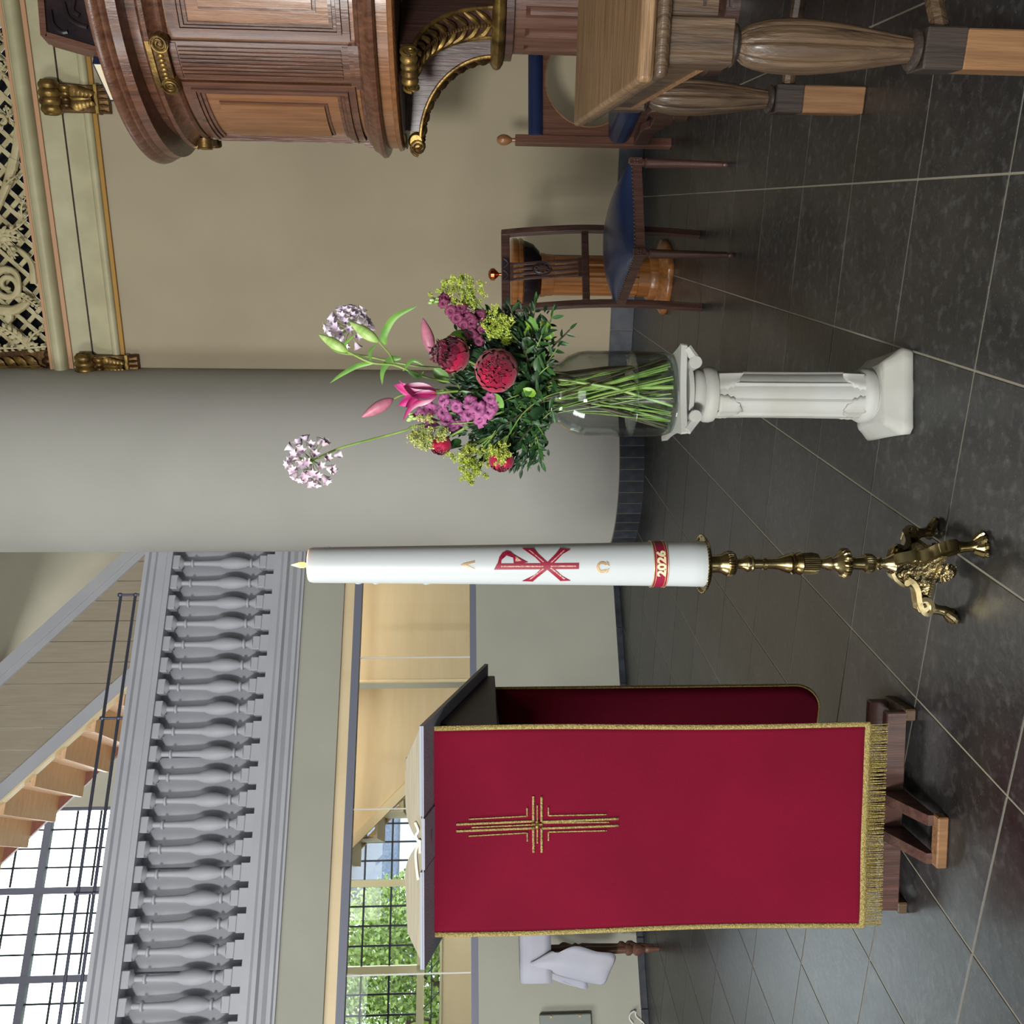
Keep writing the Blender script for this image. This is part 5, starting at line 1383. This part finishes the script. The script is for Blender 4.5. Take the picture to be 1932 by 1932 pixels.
def petal_mesh(L, W, recurve, m, cup=.35):
    g = []
    for i in range(13):
        t = i/12; w = W/2*sin(pi*(t*.96+.04)**.85)**.8 if i < 12 else .0003
        z = -.10*L*sin(pi*t*.9) + recurve*L*max(0, t-.55)**2*4
        g.append([Vector((u*w, L*t, z + cup*w*(u*u))) for u in (-1,-.6,-.25,0,.25,.6,1)])
    return MB().sheet(g).mesh('petal', m, True, 3)
def bud_mesh(L, W, m, name='bud'):
    return MB().lathe([(W/2*max(.02, sin(pi*(k/16)**.8*.97+.03)**.9) if 0 < k < 16 else .0003, L*k/16) for k in range(17)], 18, mod=lambda t, z, k: 1-.10*abs(cos(1.5*t))**6, m=Matrix.Rotation(-pi/2, 4, 'X')).mesh(name, m, True, 1.2)
li = fl_thing('lily', 'pink oriental lily stem with one open bloom and two rosy buds', 'flower')
stem_to(li, at(818,742,2.30), .0028, 'stem', [at(950,740,2.34), at(870,738,2.31)])
lb = at(822, 742, 2.30)
pm = petal_mesh(.108, .050, .22, M['lily2'], .5)
aim = (at(740, 752, 2.27) - lb).normalized()
sd = aim.orthogonal()
fr3 = aim.to_track_quat('Z', 'Y')
for k in range(6):
    an = k*pi/3 + .35; sp = .42 if k % 2 else .30
    d = fr3 @ Vector((cos(an)*sin(sp), sin(an)*sin(sp), cos(sp)))
    inst('petal', pm, li, al(lb, d, up=fr3 @ Vector((cos(an), sin(an), 0)), s=(1 if k % 2 else .92)))
me = MB()
for k in range(6):
    an = k*pi/3; d = fr3 @ Vector((cos(an)*.12, sin(an)*.12, 1)).normalized(); me.tube([lb, lb + d*.05], .0008, 4)
me.build('stamens', M['leaf_lime'], li)
pb_ = bud_mesh(.075, .026, M['lily_bud'])
for (a, b_, s_) in (((815,668), (798,600), 1.2), ((742,752), (682,787), 1.2)):
    p, q = at(*a, 2.34), at(*b_, 2.33); L = (q-p).length
    inst('bud', pb_, li, al(p, q-p, s=L/.075))
MB().tube(smooth_path([at(870,738,2.31), at(800,735,2.36), at(760,745,2.35), at(744,752,2.345)], 5), .0022, 6).build('side_stem', M['stem'], li)
MB().tube(smooth_path([at(870,738,2.31), at(850,700,2.36), at(825,680,2.35), at(815,668,2.34)], 5), .0022, 6).build('side_stem', M['stem'], li)
lg = fl_thing('lily', 'tall lily stem with two closed green buds and narrow leaves', 'flower')
S1 = [at(900,728,2.36), at(830,718,2.35), at(785,705,2.345), at(745,689,2.34), at(700,684,2.34)]
stem_to(lg, at(657,664,2.345), .0028, 'stem', S1)
gbm = bud_mesh(.075, .024, M['bud_green'])
for (a, b_) in (((657,664), (601,631)), ((716,646), (659,607))):
    p, q = at(*a, 2.345), at(*b_, 2.34); inst('bud', gbm, lg, al(p, q-p, s=(q-p).length/.075))
MB().tube(smooth_path([at(745,689,2.34), at(735,668,2.34), at(716,646,2.345)], 5), .0022, 6).build('side_stem', M['stem'], lg)
def longleaf(root, pts, W, m='leaf_mid', Y=2.34, name='leaf', tw=(0,-1,.25)):
    P = smooth_path([at(x, y, Y + (dy if dy else 0)) for x, y, dy in pts], 5); n = len(P); g = []
    for i, p in enumerate(P):
        t = i/(n-1); w = W/2*sin(pi*(t*.97+.03)**.8)**.8; d = (P[min(i+1, n-1)]-P[max(0, i-1)]).normalized(); s_ = d.cross(Vector(tw)).normalized()
        g.append([p + s_*w*u + Vector((0, .3*abs(u)*w, 0)) for u in (-1,-.5,0,.5,1)])
    return MB().sheet(g).build(name, M[m], root, ang=3)
for pts, W in (([(728,650,0),(724,632,0),(745,598,-.01),(788,577,-.02)], .020), ([(708,684,0),(675,690,0),(645,706,0),(621,724,0)], .013), ([(756,676,0),(737,678,0),(722,700,0),(721,727,0)], .017),
               ([(700,684,0),(698,664,0),(712,648,0)], .010), ([(656,665,0),(650,650,0),(672,630,0)], .010), ([(770,700,0),(788,712,0),(800,700,0)], .012), ([(760,700,0),(778,680,0),(800,690,0)], .010)):
    longleaf(lg, pts, W)
# --- peonies
def peony(lab, c, R_, m, faced, nin=26, seed=1, openness=1.0, m_out=None, ths=None, heart=1.0):
    r_ = random.Random(seed); t = fl_thing('peony', lab, 'flower', None)
    stem_to(t, c - faced.normalized()*R_*.6, .003, 'stem')
    def pet(th0, hw, ruff, rr):
        g = []
        for i in range(9):
            v = i/8; th = lerp(2.9, th0, v); row = []
            for j in range(9):
                u = j/4-1; w = hw*(sin(pi*(v*.62+.14))**.7); az = u*w
                r2 = rr*(1 + ruff*.07*sin(u*9+v*5) * v) * (1 + .05*v)
                th2 = th + ruff*.12*(sin(u*7)*v) + .22*abs(u)**3*v
                row.append(Vector((r2*sin(th2)*cos(az), r2*sin(th2)*sin(az), r2*cos(th2))))
            g.append(row)
        return MB().sheet(g).mesh('petal', m, True, 3)
    ths = ths or (.95, .70, .50, .38)
    meshes = [pet(ths[0], .75, .4, 1.0), pet(ths[1], .70, .8, .90), pet(ths[2], .6, 1.2, .76), pet(ths[3], .55, 1.6, .62)]
    if m_out: meshes[0].materials[0] = m_out; meshes[1].materials[0] = m_out
    q = faced.to_track_quat('Z', 'Y').to_matrix().to_4x4()
    for li_, (n, me_) in enumerate(zip((6, 7, 8, 8), meshes)):
        for k in range(n):
            inst('petal', me_, t, Matrix.Translation(c) @ q @ Matrix.Rotation(2*pi*k/n + li_*.5 + r_.uniform(-.1,.1), 4, 'Z') @ Matrix.Rotation(r_.uniform(-.08,.08), 4, 'Y') @ Matrix.Scale(R_*r_.uniform(.94,1.04), 4))
    ruf = []
    for s_ in range(3):
        g = []
        for i in range(7):
            v = i/6; g.append([Vector(((j/3-1)*.30*(.4+.6*v), .10*sin(j*2.1+s_+v*3)*v + .06*sin(v*6), v*.52 + .05*sin(j*2.6+s_)*v)) for j in range(7)])
        ruf.append(MB().sheet(g).mesh('petal', m, True, 3))
    for k in range(nin):
        an = k*2.4; rr = .50*sqrt(k/nin)
        inst('petal', ruf[k % 3], t, Matrix.Translation(c) @ q @ Matrix.Translation((rr*cos(an)*R_, rr*sin(an)*R_, .12*R_)) @ Matrix.Rotation(an + 1.57 + r_.uniform(-.5,.5), 4, 'Z') @ Matrix.Rotation(r_.uniform(-.25,.25) - rr*.5, 4, 'X') @ Matrix.Scale(R_*heart*r_.uniform(.9, 1.2), 4))
    return t
peony('large crimson peony facing forward above the vase neck', at(936,700,2.24), .052, M['peony'], Vector((-.05,-1,.12)), 40, 1)
peony('dark burgundy peony with wide outer petals below the lily', at(850,668,2.27), .047, M['peony_dark'], Vector((.05,-.62,.8)), 60, 2, .55, M['peony'], (1.75, 1.35, .95, .7), 1.25)
peony('small crimson peony half hidden behind lime blossom on the candle side', at(832,840,2.33), .026, M['peony'], Vector((-.8,-.6,.1)), 16, 4)
peony('crimson peony bud low on the candle side of the bouquet', at(946,868,2.32), .031, M['peony'], Vector((-.9,-.5,.0)), 18, 6)
# --- stocks
def stock(lab, tip, base, pts, m, seed, sz=.017):
    r_ = random.Random(seed); t = fl_thing('stock_flower', lab, 'flower')
    stem_to(t, tip, .0026, 'stem', [base])
    ms = []
    for s_ in range(3):
        g = []
        for i in range(6):
            v = i/5; g.append([Vector(((.25+.75*v)*cos(2*pi*j/16)*(1+.22*sin(j*2.36+s_)*v), (.25+.75*v)*sin(2*pi*j/16)*(1+.22*sin(j*1.96+s_)*v), .6*v**.6 - .7*v**3 + .34*sin(j*2.75+s_*2)*v)) for j in range(17)])
        ms.append(MB().sheet([[Vector((p.x, p.z, p.y)) for p in row] for row in g]).mesh('floret', m, True, 3))
    for (x, y, dy) in pts:
        c = at(x, y, 2.33+dy)
        for q in range(3):
            d = Vector((r_.uniform(-.5,.5), -1, r_.uniform(-.2,.6)))
            inst('floret', ms[q], t, al(c + Vector((r_.uniform(-.004,.004), .004*q-.006, r_.uniform(-.004,.004))), d, s=sz*(1-.22*q)*r_.uniform(.85,1.1), roll=r_.random()*6))
    gm = MB()
    for k in range(9):
        p = tip + Vector((r_.uniform(-.010,.010), r_.uniform(-.01,.01), r_.uniform(-.022,.006))); gm.sphere(p, .0055, 8, sq=(.8,.8,1.3))
    gm.build('bud_tip', M['bud_green'], t, kind='stuff')
    return t
stock('mauve stock spike beside the open lily on the candle side', at(775,788,2.33), at(930,772,2.33),
      [(812,774,0),(812,800,.02),(838,757,-.02),(845,792,.0),(862,766,-.03),(868,792,0),(885,758,-.05),(886,780,-.04),(905,770,-.06),(906,790,-.02),(925,752,-.05),(922,778,-.05),(858,806,.03),(795,783,.01),(835,780,0),(928,764,-.05)], M['stock'], 11, .019)
stock('plum stock spike between the dark peony and the lime blossom', at(816,568,2.36), at(920,640,2.36),
      [(835,574,0),(850,588,0),(840,562,.01),(862,600,0),(878,592,.01),(874,616,0),(892,608,0),(905,596,.02),(890,628,0),(908,624,.01),(902,645,0),(885,600,0),(868,580,0)], M['stock_dark'], 12, .016)
# --- lady's mantle
def mantle(lab, c, ext, n, m, seed, base=None, stems=12):
    r_ = random.Random(seed); t = fl_thing('lime_blossom_spray', lab, 'flower')
    hub = base or (c + Vector((.03, 0, -.05)))
    stem_to(t, hub, .0016, 'stem', [])
    ms = MB(); fm = MB(); tips = []
    for k in range(stems):
        a = 2*pi*k/stems; p = c + Vector((ext[0]*.8*cos(a)*r_.uniform(.2,1.25), ext[1]*r_.uniform(-.6,.6), ext[2]*.8*sin(a)*r_.uniform(.2,1.25)))
        ms.tube([hub, hub.lerp(p, .6) + Vector((0,0,.006)), p], .0009, 4)
        for q in range(6):
            e_ = p + Vector((r_.gauss(0, ext[0]*.17), r_.gauss(0, ext[1]*.3), r_.gauss(0, ext[2]*.17))); ms.tube([p, e_], .0006, 3); tips.append(e_)
    for k in range(n):
        e_ = tips[k % len(tips)] + Vector((r_.gauss(0,.0035), r_.gauss(0,.0035), r_.gauss(0,.0035))); s_ = r_.uniform(.0014,.0026)
        for q in range(4):
            d = Vector((r_.uniform(-1,1), r_.uniform(-1,1), r_.uniform(-1,1))).normalized(); o_ = d.orthogonal().normalized(); w_ = d.cross(o_)
            fm.add([e_, e_+(d+o_*.6)*s_*1.5, e_+d*s_*2.3, e_+(d-o_*.6+w_*.3)*s_*1.5], [(0,1,2,3)])
    ms.build('twigs', M['stem'], t, kind='stuff'); fm.build('blossoms', m, t, smooth=False, kind='stuff')
mantle('bright lime blossom spray reaching toward the chair', at(872,555,2.36), (.052,.05,.062), 1100, M['lime'], 21, at(925,600,2.36), 14)
mantle('lime blossom spray in front of the small peony', at(806,818,2.30), (.034,.03,.055), 700, M['lime_pale'], 22, at(850,800,2.32))
mantle('loose pale lime blossom spray hanging out on the candle side', at(888,872,2.33), (.048,.05,.050), 1000, M['lime'], 23, at(930,820,2.33), 14)
mantle('short lime blossom tuft beside the light green leaves', at(945,618,2.30), (.040,.03,.045), 600, M['lime'], 24, at(985,650,2.32))
mantle('small lime blossom tuft over the low peony bud', at(948,855,2.26), (.026,.02,.035), 260, M['lime'], 25, at(960,820,2.28), 8)
# --- greenery branches: leaflets are single pieces
tips_ = [(1075,622,0),(1046,586,.02),(1010,575,.04),(962,578,-.02),(1052,655,-.05),(1022,632,-.07),(990,660,-.09),(1035,690,-.11),(985,700,-.12),(1018,735,-.13),(975,770,-.12),
         (1000,800,-.11),(955,800,-.06),(925,830,-.03),(900,840,.02),(960,862,0),(1000,868,.02),(1022,870,.03),(985,885,.04),(1025,820,-.06),(880,805,.0),(905,720,-.02),(880,700,.0),(900,660,.02),(935,640,-.03),
         (870,735,-.02),(930,600,.05),(985,615,.04),(940,760,-.06),(1018,845,-.04),(975,840,-.03),(1000,760,-.14),(1040,600,.04),(900,780,.03)]
ORD_ = ['topmost','second','third','fourth','fifth','sixth','seventh','eighth','ninth','tenth','eleventh','twelfth','thirteenth','fourteenth','fifteenth','sixteenth','seventeenth','eighteenth','nineteenth']
sideof = lambda t_: 'chair side' if t_[1] < 690 else ('front' if t_[1] < 775 else 'candle side')
for k, (x, y, dy) in enumerate(tips_):
    mates = sorted([t_ for t_ in tips_ if sideof(t_) == sideof((x, y, dy))]); o_n = ORD_[mates.index((x, y, dy))]
    lab_ = '%s dark leafy branch from the top on the %s of the bouquet' % (o_n, sideof((x, y, dy)))
    r_ = random.Random(100+k); t = thing('greenery_branch', lab_, 'foliage', (0,0,0), 0, 'dark green filler branches in the bouquet')
    tip = at(x, y, BY+dy*1.0)
    SK[0] += 1; n_, b_ = dipping(SK[0])
    mid = n_.lerp(tip, .5) + Vector((0,0,.03 if tip.z < n_.z+.05 else .01))
    P = smooth_path([b_, n_.lerp(b_, .5), n_, mid, tip], 7)
    MB().tube(P, .0015 if k % 3 else .0024, 6).build('stem', M['stem' if k % 3 else 'stem_dark'], t)
    up_ = P[14:]
    nl = 13 if (x > 1030 or k < 3) else 17
    for q in range(nl):
        f = (q/(nl-1))*(len(up_)-1)*.999; i = int(f); p = Vector(up_[i]).lerp(Vector(up_[i+1]), f-i); d = (Vector(up_[i+1])-Vector(up_[i])).normalized()
        s_ = 1 if q % 2 else -1; sdv = d.cross(Vector((r_.uniform(-.5,.5), -1, r_.uniform(-.5,.5)))).normalized()*s_
        dr = (d*.55 + sdv + Vector((0, r_.uniform(-.4,.2), r_.uniform(-.25,.25)))) if q < nl-1 else d
        inst('leaf', LM['small'][(q+k) % 3], t, al(p, dr, up=(r_.uniform(-.4,.4), -1, r_.uniform(.2,1)), s=r_.uniform(.8,1.25)))
# broad leaves: some light, some deep green
bl2 = [((1030,700),(985,735),'deep',-.08,1.0),((930,745),(965,790),'broad',-.09,.85),((1010,745),(975,728),'broad',-.12,.6),((1000,735),(990,752),'broad',-.12,.5),((1000,640),(968,585),'broad',.0,1.0),((1010,630),(985,572),'broad',.01,1.0),((1040,640),(1015,592),'broad',.02,.95),((960,650),(930,595),'deep',.0,1.1),((905,690),(860,730),'deep',-.02,1.1),
       ((900,700),(845,700),'deep',.0,1.1),((960,640),(905,640),'deep',-.02,1.1),((890,640),(840,632),'broad',.01,1.2),((880,640),(812,655),'broad',.0,1.3),((845,720),(812,690),'broad',.02,1.0),((980,700),(950,650),'deep',-.07,1.1),((905,760),(875,740),'deep',-.06,1.0),((960,790),(910,810),'deep',-.03,1.2),((870,830),(850,842),'deep',-.0,.9),((1000,820),(960,850),'deep',-.02,1.0),((1000,720),(960,745),'deep',-.09,1.0),((1025,770),(985,800),'deep',-.08,1.1),((985,640),(1040,660),'deep',-.05,.9),((880,680),(925,650),'deep',-.05,1),((1010,700),(1030,655),'deep',-.08,1)]
t = thing('greenery_branch', 'broad light and deep green leaves around the peonies', 'foliage')
t['group'] = 'dark green filler branches in the bouquet'
stem_to(t, at(960,700,2.33), .0024, 'stem_dark')
for k, (a, b_, kd, dy, s_) in enumerate(bl2):
    p, q = at(*a, BY+dy), at(*b_, BY+dy-.02)
    inst('leaf', LM[kd][k % 2], t, al(p, q-p, up=(rnd.uniform(-.3,.3), -1, rnd.uniform(.1,.7)), s=s_*1.0))
# dense inner foliage that nobody could count
fm = MB()
for k in range(2600):
    x = rnd.gauss(952, 42); y = rnd.gauss(728, 68)
    if not (858 < x < 1036 and 585 < y < 878): continue
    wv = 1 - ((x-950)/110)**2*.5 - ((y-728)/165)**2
    if wv < .0: continue
    p = at(x, y, BY + rnd.uniform(-.07,.09)*max(.2, wv)); d = (p - (VN - Vector((0,0,.02)))).normalized() + Vector((rnd.uniform(-.6,.6), rnd.uniform(-.6,.6), rnd.uniform(-.5,.5)))
    L = rnd.uniform(.018,.034); m4 = al(p, d, up=(rnd.uniform(-.6,.6), -1, rnd.uniform(0,1)), s=L)
    fm.add([(0,0,0),(.17,.35,.04),(.16,.65,.04),(0,1,-.1),(-.16,.65,.04),(-.17,.35,.04),(0,.4,0)], [(0,1,6),(1,2,3,6),(6,3,4,5),(6,5,0)], m4)
t['label'] = 'broad light and deep green leaves around the peonies'
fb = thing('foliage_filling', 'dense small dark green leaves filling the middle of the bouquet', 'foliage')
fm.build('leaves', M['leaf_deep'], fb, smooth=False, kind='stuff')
MB().tube([VN - Vector((0,0,.14)), VN + Vector((0,0,.05))], .004, 7).build('stem', M['stem'], fb)
# extra cut stems standing in the water
ORD = ['first','second','third','fourth','fifth','sixth','seventh','eighth','ninth','tenth']
xs2 = sorted(range(10), key=lambda k: cos(k*2.4))
for k in range(10):
    a = k*2.4; n_, b_ = dipping(k*3+5)
    cs = thing('cut_stem', 'thick cut stem in the vase water, %s from the candle side' % ORD[xs2.index(k)], 'stem', (0,0,0), 0, 'cut flower stems in the vase water')
    b_ = Vector((PX + .085*cos(a), PY + .085*sin(a), vz+.012))
    MB().tube([b_, b_.lerp(n_, .5) + Vector((rnd.uniform(-.01,.01),0,0)), n_ + Vector((0,0,.03))], rnd.uniform(.0036,.0062), 8).build('stem', M['stem'] if k % 4 else M['stem_dark'], cs)

# ================================================================== SMALL TABLE WITH WHITE LINEN, left
LY = 5.25
sb = at(1245, 1790, LY); LTr = G.a
tp = flr(1243, 1790)
LT = thing('side_table', 'small turned leg side table against the half wall under white linen', 'table', (tp.x, tp.y, 0), G.a)
LTF = Frame(tp.x, tp.y, G.a)
ztt = .80
MB().bbox(-.10, .95, -.06, .30, ztt-.03, ztt, .004).build('table_top', M['walnut'], LT, smooth=False)
MB().box(-.04, .89, -.01, .01, ztt-.13, ztt-.03).box(-.04,.89,.23,.25,ztt-.13,ztt-.03).build('apron', M['walnut'], LT, smooth=False)
for (lx, ly) in ((0,0),(.85,0),(0,.24),(.85,.24)):
    MB().lathe([(.012,0),(.018,.05),(.022,.07),(.017,.08),(.024,.10),(.034,.115),(.034,.14),(.020,.155),(.032,.17),(.032,.19),(.020,.20),(.024,.36),(.027,.42),(.020,.44),(.030,.46),(.020,.48),(.034,.52),(.034,.54),(.022,.56),(.022,ztt-.03)], 18, (lx,ly,0)).build('turned_leg', M['reddish'], LT)
ln = thing('linen_cloth', 'white linen cloth lying over the side table with a twisted hanging end', 'cloth', (tp.x, tp.y, 0), G.a)
def lq(x, y, off=-.09): return LTF.px(x, y, off)
zt2 = ztt + .002
g = [[Vector((lerp(-.155, .9, i/10), y_, z_)) for i in range(11)] for (y_, z_) in ((.20,zt2),(.0,zt2+.006),(-.055,zt2+.006),(-.075,zt2-.010),(-.085,zt2-.06),(-.088,zt2-.12),(-.084,zt2-.165))]
MB().sheet(g).build('runner', M['linen'], ln, solid=.004, ang=1)
def hang(rows, name):
    R_ = [smooth_path([lq(x, y, o) for x, y, o in r], 4) for r in rows]
    n = len(R_[0]); cols = [smooth_path([R_[i][j] for i in range(len(R_))], 5) for j in range(n)]
    MB().sheet(cols).build(name, M['linen'], ln, solid=.004, ang=1.5)
hang([[(1000,1816,-.098),(1010,1812,-.10),(1040,1795,-.11),(1048,1800,-.12)],
      [(1003,1821,-.098),(1020,1820,-.10),(1060,1815,-.13),(1085,1785,-.15)],
      [(1022,1828,-.06),(1060,1838,-.07),(1100,1825,-.12),(1125,1795,-.14)],
      [(1060,1842,-.0),(1105,1850,-.05),(1135,1835,-.10),(1161,1802,-.11)],
      [(1090,1850,.02),(1120,1856,-.02),(1139,1857,-.05),(1150,1835,-.07)]], 'twisted_end')
hang([[(1004,1822,-.03),(1008,1822,-.03),(1012,1820,-.03)],[(1030,1838,.03),(1050,1850,.05),(1060,1840,.04)],[(1066,1850,.06),(1106,1867,.06),(1108,1852,.05)]], 'rear_fold')
# grey cabinet box and cable on the half wall
bx_ = G.px(1018, 1915, -.04)
z1b, z0b = bx_.z, G.px(1115, 1915, -.04).z
jb = thing('junction_box', 'grey metal wall box with screws at the lower left edge', 'box', G.w(bx_.x, 0, 0), G.a)
MB().bbox(-.35, 0, -.045, -.002, z0b, z1b, .004).build('cabinet', M['box_grey'], jb, smooth=False)
for yz in (lerp(z0b, z1b, .22), lerp(z0b, z1b, .78)): MB().tube([(-.012,-.050,yz),(-.012,-.044,yz)], .006, 10).build('screw', M['brass_nail'], jb)
cb = thing('cable', 'thin white cable looped on a hook low on the half wall', 'cable', G.w(0,0,0), G.a)
MB().tube(smooth_path([G.px(1195,1932,-.02), G.px(1188,1922,-.02), G.px(1190,1912,-.02), G.px(1199,1908,-.02), G.px(1200,1917,-.02), G.px(1212,1928,-.02), G.px(1218,1936,-.02)], 5), .0045, 8).build('cord', M['white_plastic'], cb)
MB().tube([G.px(1199,1908,-.025), G.px(1197,1905,0)], .004, 6).build('hook', M['metal_dark'], cb)

# ================================================================== OUTSIDE, seen through the leaded window
def HW(x, y, z): return G.w(x, y, z)
gd = struct(MB().box(-14, 6, 3.4, 40, -.3, 0, gmat()).build('ground', mat('garden_ground', (60,74,44), .9), smooth=False))
def outtree(lab, cx, cy, w, dpt, z0, z1, n, seed):
    r_ = random.Random(seed); t = thing('tree', lab, 'tree', G.w(cx, cy, 0), G.a)
    mb = MB()
    for k in range(n):
        a = r_.uniform(0, 2*pi); u = r_.uniform(-1,1); rr = r_.uniform(.3,1)**.5; q = Vector((w*rr*cos(a)*sqrt(1-u*u), dpt*rr*sin(a)*sqrt(1-u*u), (z0+z1)/2 + (z1-z0)/2*u*rr))
        s_ = r_.uniform(.028,.065); d = Vector((r_.uniform(-1,1), r_.uniform(-1,1), r_.uniform(-1,1))).normalized(); o_ = d.orthogonal()
        mb.add([q, q+(d+o_*.7)*s_*.6, q+d*s_*1.3, q+(d-o_*.7)*s_*.6], [(0,1,2,3)])
    mb.build('foliage', M['tree_leaf'], t, smooth=False, kind='stuff')
    MB().tube([(0,0,0),(.05,0,z0*.7),(0,.05,(z0+z1)/2)], [.14,.11,.06], 8).tube([(0,0,z0*.8),(.6,0,(z0+z1)/2)], [.07,.03], 6).build('trunk', M['tree_bark'], t)
q = G.px(720, 1885, 7.0)
outtree('leafy green tree outside the leaded window at the far left', q.x-.3, 7.0, 1.5, .7, .3, 3.4, 15000, 1)
q = G.px(720, 1800, 8.6)
outtree('leafy green tree outside behind the open bible', q.x, 8.6, 1.15, .7, .3, 3.3, 13000, 2)
hs_ = thing('house', 'pale house with slate roof outside the window behind the tree', 'house', G.w(G.px(720,1600,16).x, 16, 0), G.a)
MB().box(-2.6, 2.6, 0, 5, 0, 2.6).build('wall', M['outdoor_white'], hs_, smooth=False)
MB().prism([(-2.9,2.5),(-.6,4.0),(2.9,2.5),(2.7,2.45),(-.6,3.85),(-2.7,2.45)], -.3, 5.2, 'y').build('roof', M['roof'], hs_, smooth=False)
MB().prism([(-2.6,2.55),(-.6,3.85),(2.6,2.55)], 0, .1, 'y').build('gable', M['roof'], hs_, smooth=False)
MB().box(.3, 2.9, -.05, 0, 0, 2.0).build('brick_front', M['brick'], hs_, smooth=False)
for (wx, wz) in ((-2.2,1.1),(-.9,1.1),(.8,1.2),(2.0,1.2)):
    f = MB().box(wx-.35, wx+.35, -.09, -.02, wz-.4, wz+.5).build('window', M['white_plaster'], hs_, smooth=False)
    MB().box(wx-.29, wx+.29, -.10, -.085, wz-.34, wz+.44).build('pane', M['roof'], f, smooth=False)

# ================================================================== pieces of pieces: hang small fittings on the part they belong to
def base(n): return n.split('.')[0]
def centre(o): 
    vs = o.data.vertices; n = len(vs); st_ = max(1, n//40); q = [o.matrix_local @ vs[i].co for i in range(0, n, st_)]
    return sum(q, Vector())/len(q)
def nest(t_, kids, par):
    ch_ = [o for o in t_.children if o.type == 'MESH']
    ps = [(o, centre(o)) for o in ch_ if base(o.name) == par]
    for o in ch_:
        if base(o.name) in kids:
            c = centre(o); p = min(ps, key=lambda q: (q[1]-c).length)[0]; o.parent = p
for t_, kids, par in ((cn, ('year_numerals','band_edge'), 'year_band'), (cn, ('gold_inlay',), 'chi_rho'), (ks, ('volute',), 'scroll_leg'), (ks, ('rope_moulding','shell'), 'relief_panel'),
                      (ks, ('pearl_rim',), 'drip_pan'), (pu, ('egg','capital_volute','capital_abacus'), 'capital_echinus'), (pu, ('reed','reed_stop'), 'pilaster'), (pu, ('panel_moulding','panel_stile','raised_panel'), 'panel_field'),
                      (pu, ('gilded_edge','beading','acanthus_leaf','ribbed_roll','scroll'), 'bracket'), (tb, ('dentil_edge','apron_bead'), 'apron'), (ch, ('carved_swag',), 'carved_tablet'), (ch, ('medallion_rim',), 'carved_medallion'),
                      (ch, ('brass_nails',), 'seat'), (ft, ('knob',), 'lid'), (bi, ('cover_lining',), 'cover_board'), (ac, ('opening_bead',), 'back_board'), (ac, ('ball_finial',), 'back_post'), (fr_, ('cross_outline','cross_centre'), 'cross_embroidery')):
    nest(t_, kids, par)
